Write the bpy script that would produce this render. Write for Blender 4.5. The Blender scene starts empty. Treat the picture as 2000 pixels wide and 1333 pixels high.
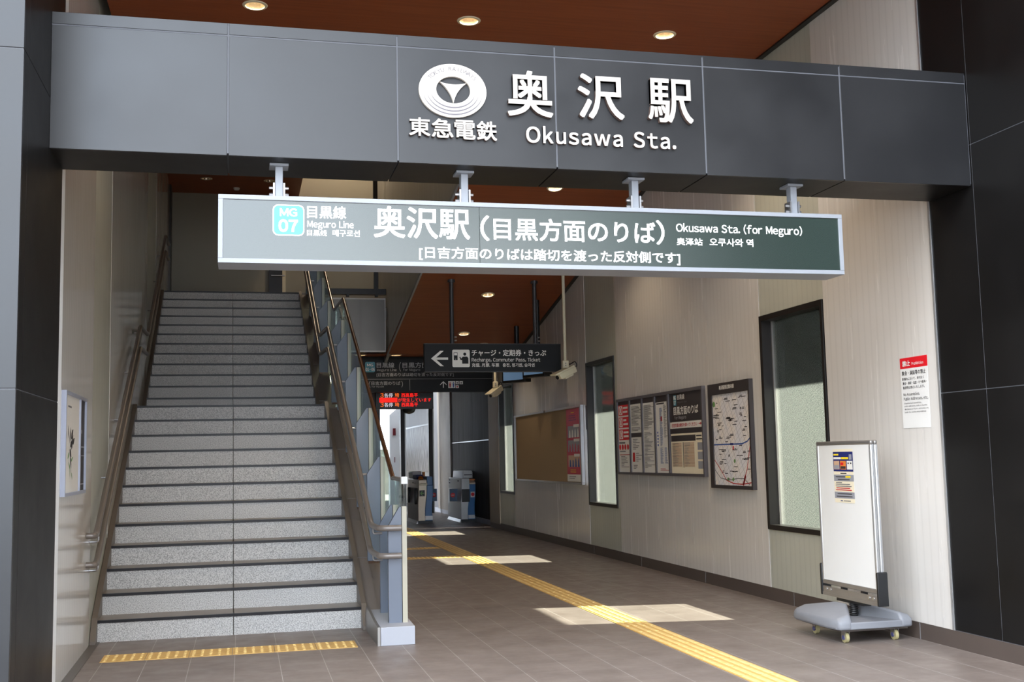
import bpy, math, random
from mathutils import Matrix, Vector
from mathutils.geometry import tessellate_polygon
random.seed(4)
PI = math.pi
scene = bpy.context.scene
COL = scene.collection

# ------------------------------------------------------------------ camera
CAM_H = 1.3738
F_PX = 2178.76
yaw, pitch, roll = 0.238366, 0.103049, -0.0215241
cy_, sy_ = math.cos(yaw), math.sin(yaw)
_f0 = Vector((sy_, cy_, 0)); _r0 = Vector((cy_, -sy_, 0)); _u0 = Vector((0, 0, 1))
_f = _f0 * math.cos(pitch) + _u0 * math.sin(pitch)
_u = _u0 * math.cos(pitch) - _f0 * math.sin(pitch)
_r = _r0 * math.cos(roll) + _u * math.sin(roll)
_u2 = _u * math.cos(roll) - _r0 * math.sin(roll)
cd = bpy.data.cameras.new('camera'); cam = bpy.data.objects.new('camera', cd); COL.objects.link(cam)
cd.sensor_width = 36.0; cd.lens = F_PX / 2000 * 36.0; cd.clip_start = 0.05; cd.clip_end = 300
cam.matrix_world = Matrix(((_r.x, _u2.x, -_f.x, 0), (_r.y, _u2.y, -_f.y, 0), (_r.z, _u2.z, -_f.z, CAM_H), (0, 0, 0, 1)))
scene.camera = cam

# ------------------------------------------------------------------ world, sun, exposure
scene.view_settings.view_transform = 'Standard'
scene.view_settings.look = 'None'
scene.view_settings.gamma = 1.0
scene.view_settings.use_curve_mapping = False
scene.view_settings.exposure = 0.14
w = bpy.data.worlds.new('sky'); scene.world = w; w.use_nodes = True
nt = w.node_tree; nt.nodes.clear()
tc = nt.nodes.new('ShaderNodeTexCoord')
nz = nt.nodes.new('ShaderNodeTexNoise'); nz.inputs['Scale'].default_value = 2.2; nz.inputs['Detail'].default_value = 5
rp = nt.nodes.new('ShaderNodeValToRGB')
rp.color_ramp.elements[0].position = 0.35; rp.color_ramp.elements[0].color = (0.62, 0.78, 1.0, 1)
rp.color_ramp.elements[1].position = 0.62; rp.color_ramp.elements[1].color = (1.0, 1.0, 1.0, 1)
bg = nt.nodes.new('ShaderNodeBackground'); bg.inputs['Strength'].default_value = 8.0
wo = nt.nodes.new('ShaderNodeOutputWorld')
nt.links.new(tc.outputs['Generated'], nz.inputs['Vector']); nt.links.new(nz.outputs['Fac'], rp.inputs['Fac'])
nt.links.new(rp.outputs['Color'], bg.inputs['Color']); nt.links.new(bg.outputs[0], wo.inputs['Surface'])
sd = bpy.data.lights.new('sun', 'SUN'); sd.energy = 70.0; sd.angle = math.radians(0.6); sd.color = (1.0, 0.95, 0.86)
so = bpy.data.objects.new('sun', sd); COL.objects.link(so)
so.rotation_euler = Vector((-1.0, 0.17, -0.855)).to_track_quat('-Z', 'Y').to_euler()

# ------------------------------------------------------------------ colours and materials
def lin(c):
    c /= 255.0
    return c / 12.92 if c <= 0.04045 else ((c + 0.055) / 1.055) ** 2.4
def rgb(r, g, b): return (lin(r), lin(g), lin(b), 1.0)

class N:
    """small node-tree helper"""
    def __init__(s, name):
        s.m = bpy.data.materials.new(name); s.m.use_nodes = True; s.t = s.m.node_tree
        s.b = s.t.nodes['Principled BSDF']; s.o = s.t.nodes['Material Output']
    def new(s, typ, **kw):
        n = s.t.nodes.new(typ)
        for k, v in kw.items(): setattr(n, k, v)
        return n
    def link(s, a, b): s.t.links.new(a, b)
    def math(s, op, a, b=None):
        n = s.new('ShaderNodeMath', operation=op)
        for i, v in enumerate((a, b)):
            if v is None: continue
            if isinstance(v, (int, float)): n.inputs[i].default_value = v
            else: s.link(v, n.inputs[i])
        return n.outputs[0]
    def coord(s): 
        return s.new('ShaderNodeTexCoord').outputs['Object']
    def geo(s):
        return s.new('ShaderNodeNewGeometry').outputs['Position']
    def noise(s, vec, scale, detail=3, stretch=None, rough=0.5):
        if stretch:
            mp = s.new('ShaderNodeMapping'); mp.inputs['Scale'].default_value = stretch; s.link(vec, mp.inputs['Vector']); vec = mp.outputs[0]
        n = s.new('ShaderNodeTexNoise'); n.inputs['Scale'].default_value = scale; n.inputs['Detail'].default_value = detail
        n.inputs['Roughness'].default_value = rough; s.link(vec, n.inputs['Vector']); return n.outputs['Fac']
    def mix(s, fac, a, b):
        n = s.new('ShaderNodeMix', data_type='RGBA')
        if isinstance(fac, (int, float)): n.inputs[0].default_value = fac
        else: s.link(fac, n.inputs[0])
        for i, v in ((6, a), (7, b)):
            if isinstance(v, tuple): n.inputs[i].default_value = v
            else: s.link(v, n.inputs[i])
        return n.outputs[2]
    def ramp(s, fac, p0, c0, p1, c1):
        n = s.new('ShaderNodeValToRGB'); e = n.color_ramp.elements
        e[0].position = p0; e[0].color = c0; e[1].position = p1; e[1].color = c1; s.link(fac, n.inputs[0]); return n.outputs[0]
    def bump(s, h, strength=0.3, dist=0.01):
        n = s.new('ShaderNodeBump'); n.inputs['Strength'].default_value = strength; n.inputs['Distance'].default_value = dist
        s.link(h, n.inputs['Height']); s.link(n.outputs[0], s.b.inputs['Normal'])
    def set(s, color=None, rough=None, metal=None, spec=None, coat=None):
        b = s.b
        if color is not None:
            if isinstance(color, tuple): b.inputs['Base Color'].default_value = color
            else: s.link(color, b.inputs['Base Color'])
        if rough is not None:
            if isinstance(rough, (int, float)): b.inputs['Roughness'].default_value = rough
            else: s.link(rough, b.inputs['Roughness'])
        if metal is not None: b.inputs['Metallic'].default_value = metal
        if spec is not None: b.inputs['Specular IOR Level'].default_value = spec
        if coat is not None: b.inputs['Coat Weight'].default_value = coat
        return s

def plain(name, c, rough=0.5, metal=0.0, spec=0.5, var=0.06, vscale=9.0):
    n = N(name); c = rgb(*c)
    d = tuple(max(0, v * (1 - 2 * var)) for v in c[:3]) + (1,)
    f = n.noise(n.coord(), vscale, 4)
    n.set(n.mix(f, d, c), rough, metal, spec)
    return n.m
def emit(name, c, s):
    n = N(name); n.set(rgb(*c), 0.5); n.b.inputs['Emission Color'].default_value = rgb(*c); n.b.inputs['Emission Strength'].default_value = s
    return n.m

M = {}
# floor tile: 0.3 m grid with pale grout
n = N('floor_tile'); p = n.geo(); sp = n.new('ShaderNodeSeparateXYZ'); n.link(p, sp.inputs[0])
fx = n.math('FRACT', n.math('DIVIDE', n.math('ADD', sp.outputs[0], 30.0 - 0.255), 0.3))
fy = n.math('FRACT', n.math('DIVIDE', n.math('ADD', sp.outputs[1], 30.0 - 0.13), 0.3))
gx = n.math('GREATER_THAN', n.math('ABSOLUTE', n.math('SUBTRACT', fx, 0.5)), 0.493)
gy = n.math('GREATER_THAN', n.math('ABSOLUTE', n.math('SUBTRACT', fy, 0.5)), 0.4945)
wear = n.noise(p, 1.3, 4)
gr = n.math('MAXIMUM', n.math('MULTIPLY', gx, n.math('ADD', wear, 0.25)), n.math('MULTIPLY', n.math('MULTIPLY', gy, 0.55), wear))
base = n.ramp(n.noise(p, 3.0, 6), 0.3, rgb(112, 101, 95), 0.7, rgb(128, 117, 111))
spk = n.noise(p, 160, 2)
base = n.mix(n.math('MULTIPLY', spk, 0.25), base, rgb(96, 88, 84))
n.set(n.mix(gr, base, rgb(176, 170, 166)), n.ramp(n.noise(p, 7, 4), 0.3, (0.36,)*3 + (1,), 0.7, (0.5,)*3 + (1,)), 0, 0.5)
n.bump(n.math('SUBTRACT', 1.0, n.math('MAXIMUM', gx, gy)), 0.15, 0.003); M['floor'] = n.m
n = N('asphalt'); p = n.geo(); n.set(n.ramp(n.noise(p, 60, 4), 0.3, rgb(52, 52, 54), 0.7, rgb(74, 74, 74)), 0.85); M['asphalt'] = n.m
n = N('concrete_ground'); p = n.geo(); n.set(n.ramp(n.noise(p, 5, 5), 0.3, rgb(96, 94, 88), 0.7, rgb(116, 113, 106)), 0.85); M['ground'] = n.m
M['border'] = plain('dark_border_tile', (92, 86, 82), 0.4, 0, 0.5, 0.1, 4)
M['base_tile'] = plain('baseboard_tile', (84, 74, 69), 0.4, 0, 0.5, 0.12, 3)

def ribbed(name, c0, c1, period, axis, rough, spec, strength=0.35, coat=0.0, rvar=0.05):
    n = N(name); p = n.geo(); sp = n.new('ShaderNodeSeparateXYZ'); n.link(p, sp.inputs[0])
    f = n.math('FRACT', n.math('DIVIDE', n.math('ADD', sp.outputs[axis], 50.0), period))
    d = n.math('ABSOLUTE', n.math('SUBTRACT', f, 0.5))
    g = n.math('POWER', n.math('SUBTRACT', 1.0, n.math('MULTIPLY', d, 2.0)), 5.0)
    v = n.noise(p, 0.9, 4)
    n.set(n.mix(n.math('MULTIPLY', g, 0.16), n.ramp(v, 0.3, rgb(*c0), 0.7, rgb(*c1)), rgb(*(int(x * 0.72) for x in c0))),
          n.ramp(n.noise(p, 2.0, 3, (6, 6, .4)), 0.3, (rough - rvar,)*3 + (1,), 0.7, (rough + rvar,)*3 + (1,)), 0, spec, coat)
    n.bump(n.math('SUBTRACT', 1.0, g), strength, 0.003)
    return n.m
M['panel'] = ribbed('beige_wall_panel', (203, 199, 194), (209, 206, 202), 0.0889, 1, 0.26, 0.5, 0.0, 0.0, 0.02)
M['panel_left'] = ribbed('glossy_left_panel', (218, 214, 208), (224, 221, 216), 0.0889, 1, 0.10, 0.8, 0.0, 0.0, 0.03)
M['bay'] = ribbed('greenish_rib_panel', (174, 175, 164), (184, 185, 174), 0.0889, 1, 0.34, 0.5, 0.25)
M['bay_left'] = ribbed('greenish_left_panel', (180, 181, 172), (188, 189, 180), 0.0889, 1, 0.42, 0.4, 0.3)
M['steel_rib'] = ribbed('steel_rib_panel', (150, 140, 128), (168, 158, 145), 0.06, 1, 0.5, 0.2, 0.8)
M['grey_rib'] = ribbed('grey_soffit_panel', (150, 148, 142), (160, 158, 152), 0.0889, 1, 0.35, 0.5, 0.4)
M['fascia'] = ribbed('grey_fascia_panel', (150, 148, 144), (166, 164, 160), 0.45, 0, 0.4, 0.5, 0.2)
M['outdoor_rib'] = ribbed('light_platform_panel', (118, 118, 121), (132, 132, 135), 0.12, 1, 0.5, 0.4, 0.8)
M['olive_wall'] = plain('plain_stair_wall', (158, 154, 140), 0.6, 0, 0.4, 0.05, 1.2)
# dark slab cladding with satin sheen
def slab(name, c0, c1, rough, spec):
    n = N(name); p = n.geo()
    cl = n.noise(p, 1.6, 6, None, 0.6); fine = n.noise(p, 40, 3)
    col = n.ramp(cl, 0.35, rgb(*c0), 0.65, rgb(*c1))
    col = n.mix(n.math('MULTIPLY', fine, 0.2), col, rgb(*(int(v * .8) for v in c0)))
    n.set(col, n.ramp(cl, 0.3, (rough - .05,)*3 + (1,), 0.7, (rough + .05,)*3 + (1,)), 0, spec)
    return n.m
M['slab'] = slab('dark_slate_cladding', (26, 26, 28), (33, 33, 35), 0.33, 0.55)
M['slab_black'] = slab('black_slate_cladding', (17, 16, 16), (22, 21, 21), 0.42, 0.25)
M['dark_panel'] = ribbed('dark_grey_long_panel', (50, 46, 44), (58, 54, 51), 0.98, 1, 0.62, 0.1, 0.8)
M['sealant'] = plain('grey_joint_sealant', (92, 94, 100), 0.6)
M['white_trim'] = plain('white_edge_trim', (232, 232, 230), 0.4)
# wood ceiling
n = N('wood_ceiling'); p = n.geo()
g1 = n.noise(p, 2.0, 4, (0.6, 14, 14)); g2 = n.noise(p, 1.0, 2, (0.15, 60, 60))
c = n.ramp(g1, 0.3, rgb(136, 68, 34), 0.7, rgb(156, 82, 43)); c = n.mix(n.math('MULTIPLY', g2, 0.5), c, rgb(118, 58, 28))
n.set(c, 0.5, 0, 0.4); M['wood'] = n.m
# granite
n = N('speckled_granite'); p = n.geo()
a = n.noise(p, 150, 2); b = n.noise(p, 70, 3)
c = n.ramp(a, 0.34, rgb(128, 126, 124), 0.60, rgb(212, 210, 206)); c = n.mix(n.math('MULTIPLY', b, 0.35), c, rgb(168, 164, 160))
n.set(c, 0.5, 0, 0.5); M['granite'] = n.m
M['tread'] = plain('brown_tread_stone', (132, 120, 106), 0.35, 0, 0.6, 0.12, 14)
M['nosing'] = plain('black_glossy_nosing', (30, 28, 32), 0.3, 0, 0.2, 0.2, 12)
M['skirt'] = plain('stair_skirt_stone', (110, 100, 90), 0.4, 0, 0.5, 0.12, 8)
M['cap'] = plain('brown_grey_cap_metal', (124, 114, 109), 0.45, 0, 0.5, 0.05, 3)
M['fin'] = plain('blue_grey_painted_steel', (102, 110, 124), 0.38, 0, 0.5, 0.03, 3)
M['clamp'] = plain('pale_glass_clamp', (178, 172, 152), 0.3, 0.0, 0.6, 0.03, 3)
M['base_white'] = plain('white_painted_plinth', (172, 174, 182), 0.5, 0, 0.4, 0.04, 5)
M['bronze'] = plain('brown_handrail_cap', (96, 66, 46), 0.22, 0.35, 0.7, 0.1, 4)
M['rail'] = plain('grey_handrail_tube', (124, 116, 110), 0.32, 0.2, 0.6, 0.06, 5)
M['steel'] = plain('brushed_steel', (186, 186, 188), 0.28, 0.9, 0.5, 0.05, 20)
M['grey_paint'] = plain('light_grey_paint', (148, 152, 159), 0.4, 0.1, 0.5, 0.04, 10)
M['dark_metal'] = plain('dark_window_metal', (40, 36, 34), 0.35, 0.2, 0.5, 0.1, 5)
M['black'] = plain('black_plastic', (26, 26, 27), 0.45, 0, 0.5, 0.1, 9)
M['pole_dark'] = plain('dark_grey_pole', (58, 56, 58), 0.45, 0.1)
M['cream'] = plain('cream_camera_paint', (222, 212, 184), 0.42, 0, 0.5, 0.04, 8)
M['white'] = plain('white_paint', (226, 226, 224), 0.4, 0, 0.5, 0.03, 6)
M['letter'] = plain('white_letter_metal', (212, 204, 194), 0.4, 0, 0.4, 0.02, 5)
M['letter_side'] = plain('brownish_letter_edge', (96, 80, 74), 0.5, 0, 0.3, 0.05, 9)
M['emblem_grey'] = plain('grey_print_and_shade', (112, 108, 114), 0.5)
M['red'] = plain('red_print', (214, 26, 38), 0.45, 0, 0.4, 0.04, 5)
M['dark_red'] = plain('dark_red_box', (104, 18, 28), 0.5)
M['red_faded'] = plain('crimson_print', (196, 44, 70), 0.4, 0, 0.5, 0.08, 9)
M['paper'] = plain('white_print_paper', (230, 228, 222), 0.55, 0, 0.4, 0.03, 6)
M['paper_cream'] = plain('cream_print_paper', (236, 226, 200), 0.55, 0, 0.4, 0.03, 6)
M['ink'] = plain('dark_ink', (52, 50, 52), 0.6)
M['ink_grey'] = plain('grey_ink', (120, 118, 120), 0.6)
M['ink_red'] = plain('red_ink', (190, 44, 44), 0.6)
M['ink_blue'] = plain('blue_ink', (62, 92, 160), 0.6)
M['ink_green'] = plain('green_ink', (104, 150, 84), 0.6)
M['navy'] = plain('navy_print', (34, 44, 110), 0.5)
M['yellow'] = plain('yellow_print', (242, 214, 40), 0.5)
M['orange'] = plain('orange_print', (226, 132, 56), 0.5)
M['skin'] = plain('tan_print', (206, 170, 140), 0.5)
M['grey_print'] = plain('grey_print', (150, 152, 160), 0.5)
M['board_dark'] = plain('charcoal_board', (58, 52, 52), 0.4, 0, 0.5, 0.06, 4)
M['board_frame'] = plain('warm_grey_board_frame', (96, 92, 96), 0.4, 0.2)
M['cork'] = plain('tan_pinboard_felt', (166, 142, 110), 0.85, 0, 0.2, 0.06, 30)
M['alu'] = plain('satin_aluminium', (204, 204, 204), 0.3, 0.7, 0.5, 0.04, 10)
M['alu_grey'] = plain('worn_grey_aluminium', (150, 146, 142), 0.35, 0.6, 0.5, 0.1, 14)
M['blue_grey_frame'] = plain('pale_blue_grey_frame', (172, 178, 196), 0.4, 0.2)
M['weight_grey'] = plain('grey_moulded_plastic', (126, 128, 134), 0.45, 0, 0.5, 0.06, 12)
M['plywood'] = plain('dark_plywood', (74, 66, 60), 0.6)
M['wheel'] = plain('yellowed_rubber_wheel', (172, 162, 120), 0.5, 0, 0.4, 0.1, 20)
M['hub_blue'] = plain('blue_caster_hub', (86, 88, 140), 0.4, 0.3)
M['gate_steel'] = plain('brown_tinted_steel', (186, 170, 150), 0.32, 0.35, 0.6, 0.05, 6)
M['gate_silver'] = plain('silver_gate_panel', (206, 206, 204), 0.34, 0.2, 0.6, 0.08, 8)
M['gate_blue'] = plain('blue_gate_panel', (40, 108, 164), 0.32, 0, 0.6, 0.06, 3)
M['gate_flap'] = plain('dark_blue_flap', (52, 82, 116), 0.4, 0, 0.5, 0.06, 6)
M['teal'] = plain('teal_badge', (58, 138, 158), 0.4)
M['ticket_face'] = plain('charcoal_sign_face', (34, 36, 38), 0.5, 0, 0.2, 0.05, 3)
M['off_white'] = plain('off_white_sign_print', (246, 244, 238), 0.45)
M['grey_sign_print'] = plain('dim_grey_sign_print', (176, 176, 176), 0.45)
M['screen'] = emit('pale_blue_screen', (92, 120, 150), 0.5)
M['tactile'] = None
n = N('yellow_tactile_tile'); p = n.geo()
n.set(n.ramp(n.noise(p, 12, 5), 0.3, rgb(196, 154, 84), 0.7, rgb(212, 172, 100)), 0.5, 0, 0.5); M['tactile'] = n.m
n = N('yellow_tactile_bump'); p = n.geo()
n.set(n.ramp(n.noise(p, 20, 4), 0.3, rgb(216, 182, 112), 0.7, rgb(232, 204, 142)), 0.5, 0, 0.5); M['tactile_bump'] = n.m
# big sign: glossy dark green acrylic
n = N('dark_green_acrylic'); p = n.geo()
n.set(n.ramp(n.noise(p, 0.8, 2), 0.3, rgb(24, 40, 34), 0.7, rgb(29, 46, 40)), 0.27, 0, 1.0); M['acrylic'] = n.m
M['sign_white'] = emit('lit_white_lettering', (255, 255, 255), 0.9)
M['badge_cyan'] = emit('lit_cyan_badge', (84, 176, 174), 0.4)
M['led_red'] = emit('red_led_dots', (255, 26, 14), 1.1)
M['led_orange'] = emit('orange_led_dots', (255, 110, 26), 1.1)
M['led_white'] = emit('white_led_dots', (236, 226, 236), .8)
M['lamp'] = emit('lit_lamp', (255, 236, 204), 14.0)
n = N('gold_reflector'); n.set(rgb(220, 204, 178), 0.22, 0.8, 0.5); M['reflector'] = n.m
# clear balustrade glass
n = N('clear_balustrade_glass')
tr = n.new('ShaderNodeBsdfTransparent'); tr.inputs[0].default_value = (0.80, 0.88, 0.85, 1)
gl = n.new('ShaderNodeBsdfGlossy'); gl.inputs['Roughness'].default_value = 0.03
fr = n.new('ShaderNodeFresnel'); fr.inputs[0].default_value = 1.5
mx = n.new('ShaderNodeMixShader'); n.link(n.math('MINIMUM', n.math('MULTIPLY', fr.outputs[0], 1.0), 0.35), mx.inputs[0]); n.link(tr.outputs[0], mx.inputs[1]); n.link(gl.outputs[0], mx.inputs[2])
n.link(mx.outputs[0], n.o.inputs['Surface']); M['glass'] = n.m
# patterned window glass
n = N('patterned_window_glass'); p = n.geo(); sp = n.new('ShaderNodeSeparateXYZ'); n.link(p, sp.inputs[0])
dg = n.math('FRACT', n.math('DIVIDE', n.math('ADD', n.math('ADD', sp.outputs[1], n.math('MULTIPLY', sp.outputs[2], 0.75)), 20.0), 0.022))
dl = n.math('GREATER_THAN', dg, 0.55)
tr = n.new('ShaderNodeBsdfTransparent'); tr.inputs[0].default_value = (0.90, 0.94, 0.90, 1)
tl = n.new('ShaderNodeBsdfTranslucent'); n.link(n.mix(dl, (0.055, 0.062, 0.057, 1), (0.20, 0.215, 0.20, 1)), tl.inputs[0])
gl = n.new('ShaderNodeBsdfGlossy'); gl.inputs['Roughness'].default_value = 0.06
m1 = n.new('ShaderNodeMixShader'); m1.inputs[0].default_value = 0.38; n.link(tr.outputs[0], m1.inputs[1]); n.link(tl.outputs[0], m1.inputs[2])
fr = n.new('ShaderNodeFresnel'); fr.inputs[0].default_value = 1.45
m2 = n.new('ShaderNodeMixShader'); n.link(fr.outputs[0], m2.inputs[0]); n.link(m1.outputs[0], m2.inputs[1]); n.link(gl.outputs[0], m2.inputs[2])
n.link(m2.outputs[0], n.o.inputs['Surface']); M['win_glass'] = n.m
# far poster with its reflection streaks painted into the colour
n = N('reflection_streak_poster'); p = n.geo()
a = n.noise(p, 3.0, 5, (1, 5, 1)); n.set(n.ramp(a, 0.35, rgb(50, 47, 48), 0.66, rgb(150, 147, 148)), 0.45, 0, 0.3); M['film'] = n.m
# area map sheet
n = N('map_sheet'); p = n.geo(); sp = n.new('ShaderNodeSeparateXYZ'); n.link(p, sp.inputs[0])
d1 = n.math('FRACT', n.math('MULTIPLY', n.math('ADD', n.math('ADD', sp.outputs[1], n.math('MULTIPLY', sp.outputs[2], 1.7)), 9.0), 11.0))
d2 = n.math('FRACT', n.math('MULTIPLY', n.math('ADD', n.math('SUBTRACT', sp.outputs[1], n.math('MULTIPLY', sp.outputs[2], 0.6)), 9.0), 9.0))
ln = n.math('MAXIMUM', n.math('LESS_THAN', d1, 0.1), n.math('LESS_THAN', d2, 0.1))
bc = n.ramp(n.noise(p, 4, 4), 0.4, rgb(222, 222, 228), 0.65, rgb(234, 226, 218))
n.set(n.mix(n.math('MULTIPLY', ln, 0.5), bc, rgb(150, 150, 156)), 0.4); M['map'] = n.m
# distant foliage
n = N('pale_tree_foliage'); p = n.geo(); n.set(n.ramp(n.noise(p, 6, 5), 0.35, rgb(120, 120, 108), 0.65, rgb(196, 196, 186)), 0.9); M['tree'] = n.m

# ------------------------------------------------------------------ mesh builder
class MB:
    def __init__(s): s.v = []; s.f = []
    def add(s, vs, fs):
        o = len(s.v); s.v += [tuple(v) for v in vs]; s.f += [tuple(i + o for i in f) for f in fs]; return s
    def box(s, x0, x1, y0, y1, z0, z1):
        vs = [(x, y, z) for z in (z0, z1) for y in (y0, y1) for x in (x0, x1)]
        return s.add(vs, [(0, 2, 3, 1), (4, 5, 7, 6), (0, 1, 5, 4), (2, 6, 7, 3), (0, 4, 6, 2), (1, 3, 7, 5)])
    def prism(s, poly, axis, a, b):
        def P(u, v, w): return (w, u, v) if axis == 'x' else (u, w, v) if axis == 'y' else (u, v, w)
        k = len(poly); vs = [P(u, v, a) for u, v in poly] + [P(u, v, b) for u, v in poly]
        fs = [tuple(range(k)), tuple(range(2 * k - 1, k - 1, -1))] + [(i, (i + 1) % k, k + (i + 1) % k, k + i) for i in range(k)]
        return s.add(vs, fs)
    def cyl(s, p0, p1, r0, r1=None, k=16, caps=True):
        r1 = r0 if r1 is None else r1
        p0, p1 = Vector(p0), Vector(p1); d = (p1 - p0).normalized()
        u = d.orthogonal().normalized(); w_ = d.cross(u)
        vs = []
        for p, r in ((p0, r0), (p1, r1)):
            for i in range(k):
                a = 2 * PI * i / k; vs.append(p + u * r * math.cos(a) + w_ * r * math.sin(a))
        fs = [(i, (i + 1) % k, k + (i + 1) % k, k + i) for i in range(k)]
        if caps: fs += [tuple(range(k - 1, -1, -1)), tuple(range(k, 2 * k))]
        return s.add(vs, fs)
    def tube(s, pts, r, k=12, bend=0.0):
        pts = [Vector(p) for p in pts]
        if bend > 0 and len(pts) > 2:
            q = [pts[0]]
            for i in range(1, len(pts) - 1):
                a, b, c = pts[i - 1], pts[i], pts[i + 1]
                d0 = (a - b); d1 = (c - b); m = min(bend, d0.length * .45, d1.length * .45)
                A = b + d0.normalized() * m; B = b + d1.normalized() * m
                for j in range(5):
                    t = j / 4; q.append(A * (1 - t) ** 2 + b * 2 * t * (1 - t) + B * t * t)
            q.append(pts[-1]); pts = q
        rings = []; up = None
        for i, p in enumerate(pts):
            d = (pts[min(i + 1, len(pts) - 1)] - pts[max(i - 1, 0)]).normalized()
            if up is None: up = d.orthogonal().normalized()
            up = (up - d * up.dot(d)).normalized(); w_ = d.cross(up)
            rings.append([p + up * r * math.cos(2 * PI * j / k) + w_ * r * math.sin(2 * PI * j / k) for j in range(k)])
        vs = [v for rg in rings for v in rg]; fs = []
        for i in range(len(rings) - 1):
            for j in range(k):
                fs.append((i * k + j, i * k + (j + 1) % k, (i + 1) * k + (j + 1) % k, (i + 1) * k + j))
        L = (len(rings) - 1) * k
        fs += [tuple(range(k - 1, -1, -1)), tuple(range(L, L + k))]
        return s.add(vs, fs)
    def lathe(s, c, prof, k=24):
        """prof: (r, z) list about a vertical axis at c"""
        vs = []; fs = []
        for r, z in prof:
            for j in range(k):
                a = 2 * PI * j / k; vs.append((c[0] + r * math.cos(a), c[1] + r * math.sin(a), c[2] + z))
        for i in range(len(prof) - 1):
            for j in range(k): fs.append((i * k + j, i * k + (j + 1) % k, (i + 1) * k + (j + 1) % k, (i + 1) * k + j))
        return s.add(vs, fs)
    def xf(s, fn): s.v = [tuple(fn(*v)) for v in s.v]; return s

def root_of(o):
    while o.parent: o = o.parent
    return o
def link(name, me, m, parent):
    o = bpy.data.objects.new(name, me); COL.objects.link(o)
    if m: me.materials.append(m)
    if parent:
        o.parent = parent
    return o
def obj(name, mb, m, parent=None, smooth=False, bevel=0.0, recalc=True, base=None):
    """links the builder's geometry (world coordinates) as ONE mesh object"""
    if parent is not None: b = Vector(root_of(parent)['_base'])
    elif base is not None: b = Vector(base)
    else:
        xs = [v[0] for v in mb.v]; ys = [v[1] for v in mb.v]; zs = [v[2] for v in mb.v]
        b = Vector(((min(xs) + max(xs)) / 2, (min(ys) + max(ys)) / 2, min(zs)))
    me = bpy.data.meshes.new(name)
    me.from_pydata([tuple(Vector(v) - b) for v in mb.v], [], mb.f); me.validate()
    if recalc:
        import bmesh
        bm = bmesh.new(); bm.from_mesh(me); bmesh.ops.recalc_face_normals(bm, faces=bm.faces); bm.to_mesh(me); bm.free()
    if smooth:
        me.shade_smooth(); me.set_sharp_from_angle(angle=math.radians(35))
    o = link(name, me, M[m] if isinstance(m, str) else m, parent)
    if parent is None:
        o.location = b; o['_base'] = tuple(b)
    if bevel:
        md = o.modifiers.new('bevel', 'BEVEL'); md.width = bevel; md.segments = 3; md.limit_method = 'ANGLE'; md.angle_limit = math.radians(40)
        me.shade_smooth(); me.set_sharp_from_angle(angle=math.radians(60))
    return o
def tag(o, label, cat, group=None, kind=None):
    o['label'] = label; o['category'] = cat
    if group: o['group'] = group
    if kind: o['kind'] = kind
    return o
def thing(name, label, cat, loc, group=None):
    o = bpy.data.objects.new(name, None); COL.objects.link(o); o.location = loc; o['_base'] = tuple(loc)
    o.empty_display_size = 0.1
    return tag(o, label, cat, group)
def struct(name, mb, m, parent=None, **k):
    o = obj(name, mb, m, parent, **k)
    if parent is None: o['kind'] = 'structure'
    return o
def dup(root, loc, label=None):
    c = root.copy(); COL.objects.link(c); c.location = loc; c['_base'] = tuple(loc)
    if label: c['label'] = label
    for ch in list(root.children):
        d = ch.copy(); COL.objects.link(d); d.parent = c
        for g in list(ch.children):
            e = g.copy(); COL.objects.link(e); e.parent = d
    return c

_tcache = {}
def text_raw(s, off=0.0, ext=0.0, space=1.0):
    key = (s, off, ext, space)
    if key in _tcache: return _tcache[key]
    c = bpy.data.curves.new('t', 'FONT'); c.body = s; c.offset = off; c.extrude = ext; c.space_character = space; c.resolution_u = 4
    o = bpy.data.objects.new('t', c); COL.objects.link(o)
    dg = bpy.context.evaluated_depsgraph_get()
    me = bpy.data.meshes.new_from_object(o.evaluated_get(dg))
    vs = [tuple(v.co) for v in me.vertices]; fs = [tuple(p.vertices) for p in me.polygons]
    bpy.data.objects.remove(o); bpy.data.curves.remove(c); bpy.data.meshes.remove(me)
    _tcache[key] = (vs, fs); return vs, fs
def two_tone(o):
    o.data.materials.append(M['letter_side'])
    for p in o.data.polygons:
        if p.normal.y > -0.7: p.material_index = 1
def latin_raw(s, ext, track=0.10):
    vs, fs = [], []; x = 0.0
    for ch in s:
        if ch == ' ': x += 0.26 + track; continue
        g, f = text_raw(chr(ord(ch) + 0xFEE0), 0.0, ext)
        a = min(v[0] for v in g); b = max(v[0] for v in g); o = len(vs)
        vs += [(v[0] - a + x, v[1], v[2]) for v in g]; fs += [tuple(i + o for i in q) for q in f]; x += b - a + track
    return vs, fs
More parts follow.
